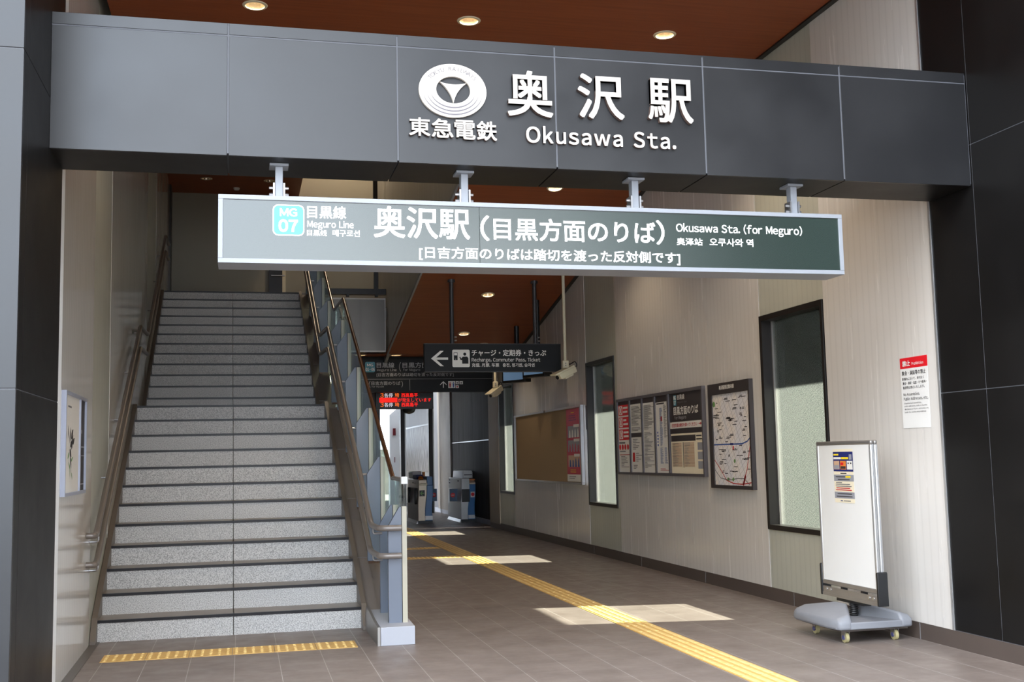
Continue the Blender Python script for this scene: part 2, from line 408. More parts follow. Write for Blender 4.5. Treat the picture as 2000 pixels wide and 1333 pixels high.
def text(name, s, box, plane, pos, m, parent, off=0.012, depth=0.0, space=1.0, base=None):
    """lettering fitted into box (u0, v0, u1, v1) on a plane facing the entrance ('f': y = pos) or facing left ('r': x = pos)"""
    vs, fs = latin_raw(s, 0.05 if depth else 0.0) if all(ord(c) < 127 for c in s) else text_raw(s, 0.0, 0.05 if depth else 0.0, space)
    x0 = min(v[0] for v in vs); x1 = max(v[0] for v in vs); y0 = min(v[1] for v in vs); y1 = max(v[1] for v in vs)
    u0, v0, u1, v1 = box; mb = MB(); out = []
    for x, y, z in vs:
        u = u0 + (u1 - u0) * (x - x0) / (x1 - x0); v = v0 + (v1 - v0) * (y - y0) / max(1e-6, y1 - y0)
        d = -depth * (z + 0.05) / 0.1 if depth else 0.0
        out.append((u, pos + d, v) if plane == 'f' else (pos + d, u, v))
    e = off * (v1 - v0) * 1.1
    shifts = [(0, 0)] if e <= 0 else [(-e, -e), (e, -e), (-e, e), (e, e), (0, 0)]
    for i, (du, dv) in enumerate(shifts):
        lay = -0.00008 * i
        mb.add([(p[0] + du, p[1] + lay, p[2] + dv) if plane == 'f' else (p[0] + lay, p[1] + du, p[2] + dv) for p in out], fs)
    o = obj(name, mb, m, parent, recalc=False, base=base)
    if depth: two_tone(o)
    return o

for _c in sorted(set('Okusawa Sta. (for Meguro)Meguro Line07MG01-06Recharge, Commuter Pass, Ticketfor HiyoshiProhibitionNo Assemblies,Public Addresses, etc.Unauthorized assemblies,public addresses, stalls or booths,distribution of flyers, solicitation, etc.inside the station are prohibited.3') - {' '}): text_raw(chr(ord(_c) + 0xFEE0), 0.0, 0.0)
def SX(x, y, z): return (x - 0.0105 * (y - 9.4), y, z)
def PR(mb): return mb.xf(SX)

# ================================================================== STRUCTURE
XR = 4.76
struct('floor', MB().box(-1.3, 5.05, -4.0, 29.0, -0.12, 0.0), 'floor')
struct('floor', MB().box(-40, 60, -45, 70, -0.32, -0.13), 'asphalt')
struct('floor', MB().box(-3.0, 16.0, 29.0, 60.0, -0.12, -0.01), 'ground')
# left floor border
struct('trim_1', PR(MB().box(-1.15, -1.07, 4.0, 9.40, 0.0, 0.004)), 'border')

# beam across the entrance
YB0, YB1, ZB0, ZB1 = 6.41, 6.875, 3.115, 3.895
wf = struct('wall_front', MB().box(-1.04, 4.756, YB0 + 0.003, YB1 - 0.012, ZB0 + 0.012, ZB1 - 0.01), 'sealant')
wf['kind'] = 'structure'
xs = [-1.036, -0.085, 0.89, 1.866, 2.846, 3.812, 4.756]
for i in range(6):
    a, b = xs[i] + (0.005 if i else 0), xs[i + 1] - 0.005
    obj('front_panel', MB().box(a, b, YB0, YB0 + 0.02, ZB0, 3.818), 'slab', wf, bevel=0.0015)
    obj('top_band', MB().box(a, b, YB0, YB0 + 0.02, 3.827, ZB1), 'slab', wf, bevel=0.0015)
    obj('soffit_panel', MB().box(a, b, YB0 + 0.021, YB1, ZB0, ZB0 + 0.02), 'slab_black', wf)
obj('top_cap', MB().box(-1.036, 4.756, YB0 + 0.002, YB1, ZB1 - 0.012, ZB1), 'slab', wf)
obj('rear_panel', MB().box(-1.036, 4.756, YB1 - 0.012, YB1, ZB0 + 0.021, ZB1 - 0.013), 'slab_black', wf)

# left pillar clad in slabs
XL = -1.036
wl = struct('wall_left_front', MB().box(-4.0, XL - 0.003, 5.649, YB1 - .005, 0.0, 9.0), 'sealant')
for z0, z1 in ((0.0, 1.737), (1.743, 3.395), (3.401, 5.05), (5.056, 6.7), (6.706, 9.0)):
    obj('front_panel', MB().box(-2.2, XL - 0.0, 5.645, 5.667, z0, z1), 'slab', wl, bevel=0.002)
    obj('front_panel', MB().box(-4.0, -2.206, 5.645, 5.667, z0, z1), 'slab', wl)
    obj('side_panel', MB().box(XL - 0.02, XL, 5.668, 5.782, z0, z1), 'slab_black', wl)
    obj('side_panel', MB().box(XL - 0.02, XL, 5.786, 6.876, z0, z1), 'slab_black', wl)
struct('trim_2', MB().box(-1.16, XL - 0.001, 6.877, 7.0, 0.0, 5.2), 'white_trim')

# right cladding in front of the wall panels
wr = struct('wall_right_front', MB().box(XR + 0.003, XR + 0.45, 4.5, 6.9, 0.0, 9.0), 'sealant')
for z0, z1 in ((0.125, 1.747), (1.753, 3.395), (3.401, 5.05), (5.056, 9.0)):
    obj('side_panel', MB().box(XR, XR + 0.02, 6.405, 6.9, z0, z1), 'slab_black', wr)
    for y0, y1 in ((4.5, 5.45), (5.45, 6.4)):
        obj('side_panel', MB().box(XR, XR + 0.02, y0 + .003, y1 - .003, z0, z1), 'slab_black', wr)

# right wall: beige ribbed panels, greenish bays round the windows
W3 = (8.46, 9.64, 0.65, 2.64); W2 = (13.93, 15.16, 0.67, 2.67); W1 = (19.62, 20.76, 0.69, 2.72)
wall = struct('wall_right', MB().box(XR, XR + 0.14, 6.902, 8.448, 0.12, 5.3), 'panel')
for a, b in ((9.652, 13.83), (15.172, 19.60)):
    obj('wall_panel', MB().box(XR, XR + 0.14, a, b, 0.12, 5.3), 'panel', wall)
for (a, b, z0, z1), e0, e1 in ((W3, 8.452, 9.648), (W2, 13.834, 15.168), (W1, 19.604, 20.80)):
    mb = MB().box(XR + .004, XR + 0.14, e0, e1, 0.12, z0).box(XR + .004, XR + 0.14, e0, e1, z1, 5.3)
    if a - e0 > 0.02: mb.box(XR + .004, XR + 0.14, e0, a, z0, z1)
    if e1 - b > 0.02: mb.box(XR + .004, XR + 0.14, b, e1, z0, z1)
    obj('bay_panel', mb, 'bay', wall)
obj('steel_pilaster', MB().box(XR - .01, XR + 0.14, 20.82, 21.69, 0.10, 3.4), 'steel_rib', wall)
obj('edge_strip', MB().box(XR - 0.006, XR + 0.02, 6.893, 6.915, 0.12, 5.3), 'alu', wall)
dk = struct('wall_right_rear', MB().box(4.90, 5.1, 21.70, 26.5, 0.10, 1.71), 'dark_panel')
obj('upper_panel', MB().box(4.90, 5.1, 21.70, 26.5, 1.73, 3.4), 'dark_panel', dk)
obj('joint_strip', MB().box(4.893, 5.09, 21.70, 26.5, 1.71, 1.73), 'alu', dk)
obj('steel_pilaster', MB().box(4.86, 5.1, 26.51, 28.3, 0.10, 3.4), 'steel_rib', dk)
bb = struct('baseboard_right', MB().box(XR - 0.004, XR + 0.12, 4.5, 21.69, 0.0, 0.12), 'base_tile')
for y in (7.3, 9.2, 11.15, 13.1, 15.0, 17.0): obj('tile_joint', MB().box(XR - 0.0055, XR - 0.003, y, y + 0.008, 0.0, 0.118), 'ink_grey', bb)
struct('baseboard_right_rear', MB().box(4.87, 5.0, 21.70, 29.0, 0.0, 0.10), 'base_white')

def window(num, W):
    a, b, z0, z1 = W; X = XR
    mb = MB().box(X - 0.012, X + 0.15, a, a + 0.035, z0, z1).box(X - 0.012, X + 0.15, b - 0.05, b, z0, z1)
    mb.box(X - 0.012, X + 0.15, a + 0.035, b - 0.05, z0, z0 + 0.045).box(X - 0.012, X + 0.15, a + 0.035, b - 0.05, z1 - 0.05, z1)
    f = struct('window_%d' % num, mb, 'dark_metal')
    obj('pane', MB().box(X + 0.10, X + 0.108, a + 0.035, b - 0.05, z0 + 0.045, z1 - 0.05), 'win_glass', f)
    g = MB()
    for y in (a + 0.036, b - 0.066): g.box(X + 0.082, X + 0.112, y, y + 0.014, z0 + 0.046, z1 - 0.051)
    obj('glazing_bead', g, 'alu_grey', f)
    return f
window(1, W1); window(2, W2); window(3, W3)
# outside, right of the wall: eave, fence and neighbouring house that the patterned glass looks on
struct('wall_right_eave', MB().box(XR + 0.16, 6.28, 5.0, 22.0, 3.16, 3.4), 'grey_paint')
struct('wall_right_fence', MB().box(7.6, 7.7, 6.0, 26.0, -0.1, 2.35), 'olive_wall')
struct('wall_neighbour', MB().box(14.0, 20.0, 3.0, 30.0, -0.1, 7.6), 'white')

# left wall along the stairs
XW = -1.135
lw = struct('wall_left', PR(MB().box(XW - 0.2, XW, 6.97, 9.205, 0.0, 6.8)), 'panel_left')
obj('bay_panel', PR(MB().box(XW - 0.2, XW - 0.003, 9.21, 10.46, 0.0, 6.8)), 'bay_left', lw)
obj('wall_panel', PR(MB().box(XW - 0.2, XW, 10.465, 14.86, 0.0, 6.8)), 'panel_left', lw)
obj('bay_panel', PR(MB().box(XW - 0.2, XW - 0.003, 14.865, 16.55, 0.0, 6.8)), 'bay_left', lw)
obj('wall_panel', PR(MB().box(XW - 0.2, XW, 16.555, 19.9, 0.0, 6.8)), 'panel_left', lw)
obj('dark_post', PR(MB().box(XW - 0.1, XW + 0.03, 19.9, 20.3, 4.0, 6.8)), 'dark_metal', lw)

# upper landing walls, void beside the stairs
struct('wall_back', MB().box(-1.6, 2.6, 20.5, 20.7, 4.032, 8.0), 'olive_wall')
struct('wall_void_right', MB().prism([(10.06, 5.1), (10.06, 8.0), (20.5, 8.0), (20.5, 2.9), (19.2, 3.2)], 'x', 2.45, 2.5), 'grey_rib')
fs = struct('wall_fascia', MB().box(1.12, 2.40, 19.2, 19.3, 3.24, 4.13), 'fascia')
obj('edge_trim', MB().box(1.12, 2.415, 19.185, 19.3, 3.215, 3.24).box(1.12, 2.415, 19.185, 19.3, 4.13, 4.155).box(2.40, 2.415, 19.185, 19.3, 3.24, 4.13), 'white_trim', fs)
fb = struct('trim_3', MB().box(1.1, 2.44, 19.3, 19.42, 4.235, 4.335).box(2.235, 2.31, 19.32, 19.40, 4.335, 8.0), 'dark_metal')
obj('bracket', MB().box(1.75, 1.80, 19.29, 19.4, 4.20, 4.235).box(2.25, 2.30, 19.29, 19.4, 4.20, 4.235), 'black', fb)
struct('floor_upper', PR(MB().box(XW, 1.2, 17.86, 20.5, 3.85, 4.03)), 'tread')
struct('floor_upper', MB().box(1.1, 2.45, 19.3, 20.5, 3.8, 4.0), 'tread')
dr = struct('door_1', MB().box(0.46, 0.70, 20.44, 20.5, 4.032, 5.4), 'dark_metal')
obj('light_strip', MB().box(0.70, 0.76, 20.46, 20.5, 4.032, 5.4), 'cream', dr)
obj('hand_bar', MB().tube([(0.50, 20.38, 4.72), (0.74, 20.38, 4.72)], 0.012), 'steel', dr)

# ceilings, with round holes for the downlights
def zs(y): return 5.065 - 0.205 * (y - 10.05)
FLAT = [(0.09, 8.96), (1.86, 8.96), (3.63, 8.96), (2.766, 8.22)]
SLOPE = [(3.62, 12.55), (3.585, 16.22), (3.575, 18.08), (4.03, 18.68)]
STAIR = [(-0.61, 19.4), (0.45, 19.4)]
FAR = [(2.0, 19.45), (2.62, 19.45)]
def holed(outer, holes, zf, r=0.078, th=0.012):
    loops = [[Vector((x, y, 0)) for x, y in outer]]
    for hx, hy in holes: loops.append([Vector((hx + r * math.cos(2 * PI * i / 20), hy + r * math.sin(2 * PI * i / 20), 0)) for i in range(20)])
    tris = tessellate_polygon(loops); flat = [v for l in loops for v in l]
    return MB().add([(v.x, v.y, zf(v.y)) for v in flat], [tuple(t) for t in tris])
struct('ceiling', holed([(-1.06, 5.2), (4.71, 5.2), (4.71, 10.05), (-1.06, 10.05)], FLAT, lambda y: 5.065), 'wood')
struct('ceiling', holed([(2.45, 10.05), (4.715, 10.05), (4.715, 19.2), (2.41, 19.2)], SLOPE, zs), 'wood')
struct('ceiling', holed([(-1.3, 10.2), (1.0, 10.2), (1.0, 20.5), (-1.3, 20.5)], STAIR, lambda y: 6.22), 'wood')
struct('ceiling', holed([(0.9, 19.2), (4.9, 19.2), (4.9, 28.2), (0.9, 28.2)], FAR, lambda y: 3.19), 'wood')
struct('trim_4', MB().box(4.705, 4.757, 5.2, 10.05, 5.05, 5.20).prism([(10.05, zs(10.05) - .012), (19.2, zs(19.2) - .012), (19.2, zs(19.2) + .15), (10.05, zs(10.05) + .15)], 'x', 4.705, 4.757), 'black')  # black strip filling in the shade of the gap beside the ceiling
struct('trim_5', MB().prism([(10.05, zs(10.05) - .03), (19.2, zs(19.2) - .03), (19.2, zs(19.2) + .03), (10.05, zs(10.05) + .03)], 'x', 2.425, 2.452), 'grey_paint')
# roof and outer shell keep the sky out
rf = struct('roof', MB().box(-4.0, 5.2, 5.2, 28.3, 8.0, 8.3), 'grey_paint')
obj('front_edge', MB().box(-1.04, 4.76, 5.1, 5.2, 5.065, 8.0), 'slab', rf)
obj('step_wall', MB().box(-1.3, 2.45, 10.06, 10.2, 5.066, 8.0), 'olive_wall', rf)
obj('plenum', MB().box(2.5, 4.9, 19.2, 28.2, 3.5, 3.6).box(4.9, 5.0, 5.2, 28.2, 3.3, 8.0), 'grey_paint', rf)
obj('left_shell', MB().box(-1.9, -1.6, 6.97, 28.3, 0.0, 8.0), 'grey_paint', rf)
obj('rear_shell', MB().box(-1.6, 5.0, 28.2, 28.3, 3.19, 8.0), 'grey_paint', rf)
struct('roof_platform', MB().box(-4.0, 6.0, 29.9, 43.5, 3.6, 3.8).box(5.15, 5.3, 28.3, 37.5, 0.0, 3.6), 'grey_paint')
lt = obj('void_fill_lamp', MB().cyl((1.75, 19.3, 7.9), (1.75, 19.3, 8.0), .09, None, 20), 'lamp', rf)  # hidden fixture and light, added to warm the upper back wall
l_ = bpy.data.lights.new('void_fill_light', 'POINT'); l_.energy = 110; l_.color = (1.0, .78, .55); l_.shadow_soft_size = .1
lo_ = bpy.data.objects.new('void_fill_light', l_); COL.objects.link(lo_); lo_.parent = rf; lo_.location = Vector((1.75, 19.3, 7.8)) - Vector(rf['_base'])
struct('wall_sun_block', MB().box(12.0, 20.0, -4.0, 5.2, -0.1, 18.0), 'white_trim')  # unseen block added to keep sun off the entrance and bounce light in
# room wall closing the concourse behind the stairs
struct('wall_rear', MB().box(-1.6, 1.2, 20.9, 21.0, 0.0, 3.9), 'panel')
struct('wall_concourse_rear', MB().box(1.3, 3.36, 28.0, 28.1, 0.0, 3.4), 'grey_paint')
struct('wall_concourse_left', MB().box(1.2, 1.3, 21.0, 28.2, 0.0, 3.4), 'dark_panel')
# houses across the street plus an added overhang, seen only as reflections
struct('wall_opposite', MB().box(9.6, 44.0, -16.0, -10.0, -0.1, 15.0), 'slab_black')
struct('wall_opposite', MB().box(3.6, 9.6, -16.0, -10.0, 7.7, 15.0), 'slab_black')  # overhang shaped to darken the beam's reflection towards the right
struct('wall_opposite', MB().box(-34.0, -9.0, -16.0, -10.0, -0.1, 9.0), 'olive_wall')

# ================================================================== STAIRS
SLX, SRX = -1.09, 0.955
stairs = thing('staircase', 'wide granite staircase with dark nosings climbing to the upper floor', 'staircase', (-0.07, 9.36, 0))
RISE = 0.168
def step(yn, zt, run, zb):
    cx = -0.062
    g = PR(MB().box(SLX, cx - .003, yn + .012, yn + run + .02, zb, zt - .0205).box(cx + .003, SRX, yn + .012, yn + run + .02, zb, zt - .0205))
    s = obj('step', g, 'granite', stairs)
    obj('tread', PR(MB().box(SLX, cx - .003, yn + .03, yn + run + .012, zt - .0205, zt).box(cx + .003, SRX, yn + .03, yn + run + .012, zt - .0205, zt)), 'tread', s)
    obj('nosing', PR(MB().box(SLX, SRX, yn, yn + .03, zt - .021, zt + .001)), 'nosing', s)
for k in range(11): step(9.376 + .325 * k, RISE * (k + 1), .325, RISE * k)
step(12.951, RISE * 12, 14.375 - 12.951, RISE * 11)
for k in range(11): step(14.375 + .3125 * k, RISE * (k + 13), .3125, RISE * (k + 12))
step(14.375 + .3125 * 11, RISE * 24, .06, RISE * 23)
def slope_pts(d, lo=True):
    return [(9.376, .168 + d), (12.951, 2.016 + d), (14.10, 2.016 + d), (14.375, 2.184 + d - .02), (17.83, 4.032 + d)]
def slope_band(x0, x1, d0, d1, y0=9.25, z0=0.0):
    top = slope_pts(d1); bot = slope_pts(d0)
    return PR(MB().prism([(y0, z0)] + [(y0, z0 + .03)] + top + bot[::-1][:-1] + [(9.7, 0.0)], 'x', x0, x1))
obj('skirt', slope_band(XW + .002, SLX, -.45, .02), 'skirt', stairs)
obj('skirt', slope_band(SRX, 0.995, -.45, .03), 'skirt', stairs)
obj('stringer', slope_band(0.996, 1.2, -.5, -.06, 9.25), 'cap', stairs)
obj('under_wall', PR(MB().prism([(9.75, 0), (12.951, 1.5), (14.2, 1.5), (17.8, 3.5), (17.8, 0)], 'x', 1.02, 1.18)), 'grey_paint', stairs)

# balustrade: base block, sloping cap, fins, glass, brown top rail
bal = thing('glass_balustrade', 'glass balustrade with blue-grey fins and brown top rail on the right of the stairs', 'balustrade', (1.12, 8.42, 0))
obj('plinth', MB().prism([(8.41, 0), (8.41, .135), (9.25, .16), (9.25, 0)], 'x', 1.0, 1.255), 'base_white', bal, bevel=.004)
obj('plinth_skirt', MB().prism([(8.42, 0), (8.42, .135), (8.70, .15), (9.20, .20), (9.30, .1), (9.30, 0)], 'x', .978, .998), 'alu_grey', bal)
yc = [9.02, 10.1, 11.05, 12.0, 12.93, 14.375, 15.4, 16.35, 17.3, 17.83]
def capz(y):
    if y < 12.951: return .168 + (y - 9.376) * .168 / .325 - .035
    if y < 14.1: return 1.981
    return 1.981 + (y - 14.1) * (4.0 - 1.981) / (17.83 - 14.1)
for a, b in zip(yc, yc[1:]):
    pts = [(a + .006, capz(a + .006))]
    for q in (12.951, 14.1):
        if a < q < b: pts.append((q, capz(q)))
    pts.append((b - .006, capz(b - .006)))
    obj('cap', PR(MB().prism(pts + [(y, z - .05) for y, z in pts[::-1]], 'x', .998, 1.10)), 'cap', bal)
fins = [(8.58, .137, 1.006), (9.06, .15, 1.004), (9.80, .50, 1.394), (10.63, .93, 1.86), (11.62, 1.45, 2.33), (12.53, 1.93, 2.79), (13.27, 2.05, 3.03),
        (15.11, 2.55, 3.52), (16.07, 3.05, 3.99), (17.0, 3.55, 4.5), (17.8, 4.0, 4.95)]
for i, (y, zb, zt) in enumerate(fins):
    x0, x1 = 1.062 + (.012 if i < 2 else 0), 1.176
    f = obj('fin', PR(MB().prism([(x0, zb), (x0, zt - .145), (x1 - .016, zt), (x1, zt), (x1, zb)], 'y', y, y + (.03 if i else .045))), 'fin', bal, bevel=.002)
    obj('clamp', PR(MB().box(x1 + .004, x1 + .04, y - .004, y + .035, zb, zt + (.0 if i else .005))), 'clamp', f)
    if i > 1: obj('foot', PR(MB().box(1.07, 1.18, y - .012, y + .03, zb - .02, zb)), 'bronze', f)
tops = [(8.60, 1.205), (9.22, 1.205), (13.26, 3.276), (14.48, 3.30), (17.8, 5.02)]
GX = 1.20
low = [(8.62, .16), (9.2, .16), (12.951, 1.93), (14.1, 1.93), (17.8, 3.9)]
gy_ = [8.62, 9.08, 9.82, 10.65, 11.64, 12.55, 13.29, 14.2, 15.13, 16.09, 17.02, 17.8]
def interp(tab, y):
    for (a, u), (b, v) in zip(tab, tab[1:]):
        if y <= b: return u + (v - u) * max(0, (y - a)) / (b - a)
    return tab[-1][1]
for a, b in zip(gy_, gy_[1:]):
    ys = [a + .004] + [q for q, _ in tops[1:-1] + low[1:-1] if a < q < b] + [b - .004]; ys.sort()
    poly = [(y, interp(tops, y) - .01) for y in ys] + [(y, interp(low, y)) for y in ys[::-1]]
    obj('glass_panel', PR(MB().prism(poly, 'x', GX, GX + .012)), 'glass', bal)
obj('top_rail', PR(MB().tube([(GX + .006, y, z + .01) for y, z in tops[1:]], .019, 12, .04)), 'bronze', bal, smooth=True)
tr_ = obj('rail_end', PR(MB().tube([(GX + .006, 8.63, 1.207), (GX + .006, 9.24, 1.218)], .017)), 'alu_grey', bal, smooth=True)
obj('end_cap', PR(MB().box(GX - .018, GX + .030, 8.60, 8.65, 1.18, 1.235)), 'white', tr_)

def handrail(name, label, x, pu, pl, ends, brackets, wallx):
    t = thing(name, label, 'handrail', (x, 9.2, 0))
    for pts in (pu, pl): obj('rail_tube', PR(MB().tube(pts, .023, 14, .09)), 'rail', t, smooth=True)
    for y, zu, zl in brackets:
        for z in (zu, zl):
            obj('bracket', PR(MB().tube([(x, y, z - .018), (x, y, z - .06), (wallx, y, z - .06)], .009, 8, .03)), 'steel', t, smooth=True)
    return t
def nz_(y):
    if y < 12.951: return .168 + (y - 9.376) * .168 / .325
    if y < 14.2: return 2.016
    return 2.184 + (y - 14.375) * .168 / .3125
U, Lo = .87, .63
zL = .85
def path(x, d, y0, zflat, end):
    ya = 9.376 + (zflat - d - .168) / .168 * .325
    return end + [(x, ya, zflat), (x, 13.0, 2.016 + d + .02), (x, 14.2, 2.016 + d + .06), (x, 17.7, 4.0 + d), (x, 18.6, 4.03 + d)]
handrail('stair_handrail', 'pair of grey tube handrails on the balustrade side of the stairs', 1.0,
         path(1.0, U, 8.5, .852, [(1.165, 8.52, .852), (1.0, 8.52, .852)]),
         path(1.0, Lo, 8.5, .645, [(1.165, 8.52, .645), (1.0, 8.52, .645)]), None,
         [(8.9, .852, .645)] + [(y, nz_(y) + U + .02, nz_(y) + Lo + .02) for y in (9.85, 10.68, 11.67, 12.6, 15.16, 16.12)], 1.07)
handrail('stair_handrail', 'pair of grey tube handrails fixed to the glossy left wall', -1.07,
         path(-1.07, U, 8.9, .85, [(-1.13, 8.93, .85), (-1.07, 8.93, .85)]),
         path(-1.07, Lo, 8.9, .635, [(-1.13, 8.93, .635), (-1.07, 8.93, .635)]), None,
         [(9.15, .85, .635)] + [(y, nz_(y) + U + .02, nz_(y) + Lo + .02) for y in (9.9, 10.9, 11.9, 12.9, 15.0, 16.0, 17.0)], -1.134)

# ================================================================== TACTILE PAVING
def two_mat(o):
    o.data.materials.append(M['tactile_bump'])
    for i, p in enumerate(o.data.polygons):
        if i >= 6: p.material_index = 1
    return o
def dot_tile(x0, y0, s=.3):
    b = MB().box(x0 + .002, x0 + s - .002, y0, y0 + s, 0.0005, .004)
    for i in range(5):
        for j in range(5):
            cx, cy = x0 + s * (i + .5) / 5, y0 + s * (j + .5) / 5
            b.lathe((cx, cy, .004), [(.013, 0), (.009, .0035), (.0015, .005)], 8)
    return two_mat(obj('tactile_tile', b, 'tactile'))
n_ = ['leftmost', 'second from the left', 'third from the left', 'third from the right', 'second from the right', 'rightmost']
first = None
for i in range(6):
    if first is None: first = dot_tile(-.964, 8.43); o = first; b0 = Vector(first.location)
    else:
        o = first.copy(); COL.objects.link(o); o.location = b0 + Vector((.3 * i, 0, 0))
        for ch in first.children: c = ch.copy(); COL.objects.link(c); c.parent = o
    tag(o, 'yellow dotted tactile tile at the foot of the stairs, %s of six' % n_[i], 'paving tile', 'dotted tiles at the stair foot')
def bar_tile(x0, y0, sx=.26, sy=.3):
    b = MB().box(x0, x0 + sx, y0 + .001, y0 + sy - .001, .0005, .004)
    for i in range(4):
        cx = x0 + sx * (i + .5) / 4
        b.prism([(cx - .017, .004), (cx - .011, .009), (cx + .011, .009), (cx + .017, .004)], 'y', y0 + .012, y0 + sy - .012)
    return two_mat(obj('tactile_tile', b, 'tactile'))
g0 = None
for i in range(61):
    y = 5.6 + .3 * i
    if g0 is None: g0 = bar_tile(2.962, y); o = g0; bg0 = Vector(g0.location)
    else:
        o = g0.copy(); COL.objects.link(o); o.location = bg0 + Vector((0, .3 * i, 0))
        for ch in g0.children: c = ch.copy(); COL.objects.link(c); c.parent = o
    tag(o, 'yellow ribbed tactile tile in the guide path along the passage', 'paving tile', 'ribbed guide path tiles')
b1 = None
for yy in (15.35, 17.0):
    for i in range(5):
        x = 2.65 - .3 * i
        if b1 is None: b1 = dot_tile(x, yy); o = b1; bb1 = Vector(b1.location)
        else:
            o = b1.copy(); COL.objects.link(o); o.location = Vector((x + .15, yy + .15, bb1.z))
            for ch in b1.children: c = ch.copy(); COL.objects.link(c); c.parent = o
        tag(o, 'dotted tactile tile in the %s branch leaving the guide path behind the balustrade' % ('nearer' if yy < 16 else 'farther'), 'paving tile',
            'dotted tiles of the %s branch' % ('nearer' if yy < 16 else 'farther'))

# ================================================================== STATION NAME LETTERING ON THE BEAM
YL = YB0 - 0.001
def letters(items, label, grp=None, depth=.02, off=.02, mat='letter'):
    x = items[0][1][0]; z = min(b[1] for _, b in items)
    t = thing('wall_lettering', label, 'lettering', (x, YL, z))
    for s, b in items: text('letter', s, b, 'f', YL, mat, t, off, depth)
    return t
letters([('奥', (1.558, 3.428, 1.837, 3.708)), ('沢', (2.004, 3.436, 2.297, 3.713)), ('駅', (2.462, 3.436, 2.755, 3.712))],
        'three large raised white characters on the dark entrance beam', depth=.03, off=.012)
letters([('東', (.956, 3.276, 1.078, 3.384)), ('急', (1.091, 3.272, 1.217, 3.383)), ('電', (1.228, 3.268, 1.352, 3.381)), ('鉄', (1.364, 3.266, 1.484, 3.382))],
        'four bold raised white characters right under the oval emblem', depth=.025, off=.016)
t = thing('wall_lettering', 'raised white Roman lettering under the three large characters', 'lettering', (1.67, YL, 3.267))
full = 'Okusawa Sta.'; allv, _f0_ = latin_raw(full, .05, .19)
xx1 = max(v[0] for v in allv); yy0 = min(v[1] for v in allv); yy1 = max(v[1] for v in allv)
kx = (2.636 - 1.671) / xx1; kz = (3.371 - 3.267) / (yy1 - yy0); xx = 0.0
for ch in full:
    if ch == ' ': xx += .26 + .19; continue
    g_, f_ = text_raw(chr(ord(ch) + 0xFEE0), 0.0, .05); a_ = min(v[0] for v in g_); b_ = max(v[0] for v in g_); mb = MB()
    for q_, (du, dv) in enumerate(((-.0022, -.0022), (.0022, -.0022), (-.0022, .0022), (.0022, .0022))):
        mb.add([(1.671 + (v[0] - a_ + xx) * kx + du, YL - .0001 * q_ - .02 * (v[2] + .05) / .1, 3.267 + (v[1] - yy0) * kz + dv) for v in g_], f_)
    two_tone(obj('letter', mb, 'letter', t, recalc=False)); xx += b_ - a_ + .19
# oval emblem
EX, EZ, EA, EB = 1.221, 3.5625, .206, .1655
em = thing('emblem', 'raised white oval emblem with a three-pointed star on the dark beam', 'emblem', (EX, YL, EZ - EB))
mb = MB(); K = 64; HX, HZ, HA, HB = EX + .003, EZ + .005, .104, .083
vs = []
for yy in (YL - .02, YL):
    for i in range(K):
        a = 2 * PI * i / K; vs.append((EX + EA * math.cos(a), yy, EZ + EB * math.sin(a)))
    for i in range(K):
        a = 2 * PI * i / K; vs.append((HX + HA * math.cos(a), yy, HZ + HB * math.sin(a)))
fs_ = []
for i in range(K):
    j = (i + 1) % K
    fs_ += [(i, j, K + j, K + i), (2 * K + i, 3 * K + i, 3 * K + j, 2 * K + j), (i, 2 * K + i, 2 * K + j, j), (K + i, K + j, 3 * K + j, 3 * K + i)]
obj('oval_ring', mb.add(vs, fs_), 'letter', em)
tip = [Vector((-.083, .047)), Vector((.083, .047)), Vector((0.0, -.081))]; ctr = Vector((0, .006)); poly = []
for i in range(3):
    a, b = tip[i], tip[(i + 1) % 3]; m_ = (a + b) / 2; c_ = m_ + (ctr - m_) * .62
    for j in range(10):
        tt = j / 10; poly.append(a * (1 - tt) ** 2 + c_ * 2 * tt * (1 - tt) + b * tt * tt)
loops = [[Vector((p.x, p.y, 0)) for p in poly]]; tris = tessellate_polygon(loops); k = len(poly)
st = MB(); st.add([(HX + p.x, YL - .02, HZ + p.y) for p in poly] + [(HX + p.x, YL, HZ + p.y) for p in poly],
                  [tuple(t_) for t_ in tris] + [tuple(i + k for i in t_) for t_ in tris] + [(i, (i + 1) % k, k + (i + 1) % k, k + i) for i in range(k)])
obj('star', st, 'letter', em)
for q, (sa, sb) in enumerate(((.66, .63), (.77, .76), (.885, .885))):
    cr = MB(); P0 = []; P1 = []
    for i in range(31):
        a = math.radians(185 + 170 * i / 30); wdt = .0085 * math.sin(PI * i / 30) ** .8
        ex, ez = EA * sa, EB * sb
        P0.append((EX + ex * math.cos(a), YL - .0212, EZ - .004 + ez * math.sin(a))); P1.append((EX + (ex - wdt) * math.cos(a), YL - .0212, EZ - .004 + (ez - wdt) * math.sin(a)))
    cr.add(P0 + P1, [(i, i + 1, 31 + i + 1, 31 + i) for i in range(30)]); obj('groove_shade', cr, 'emblem_grey', em)  # flat grey crescents stand for the shade in the cut grooves
wtxt = 'TOKYU RAILWAYS'
arc = MB()
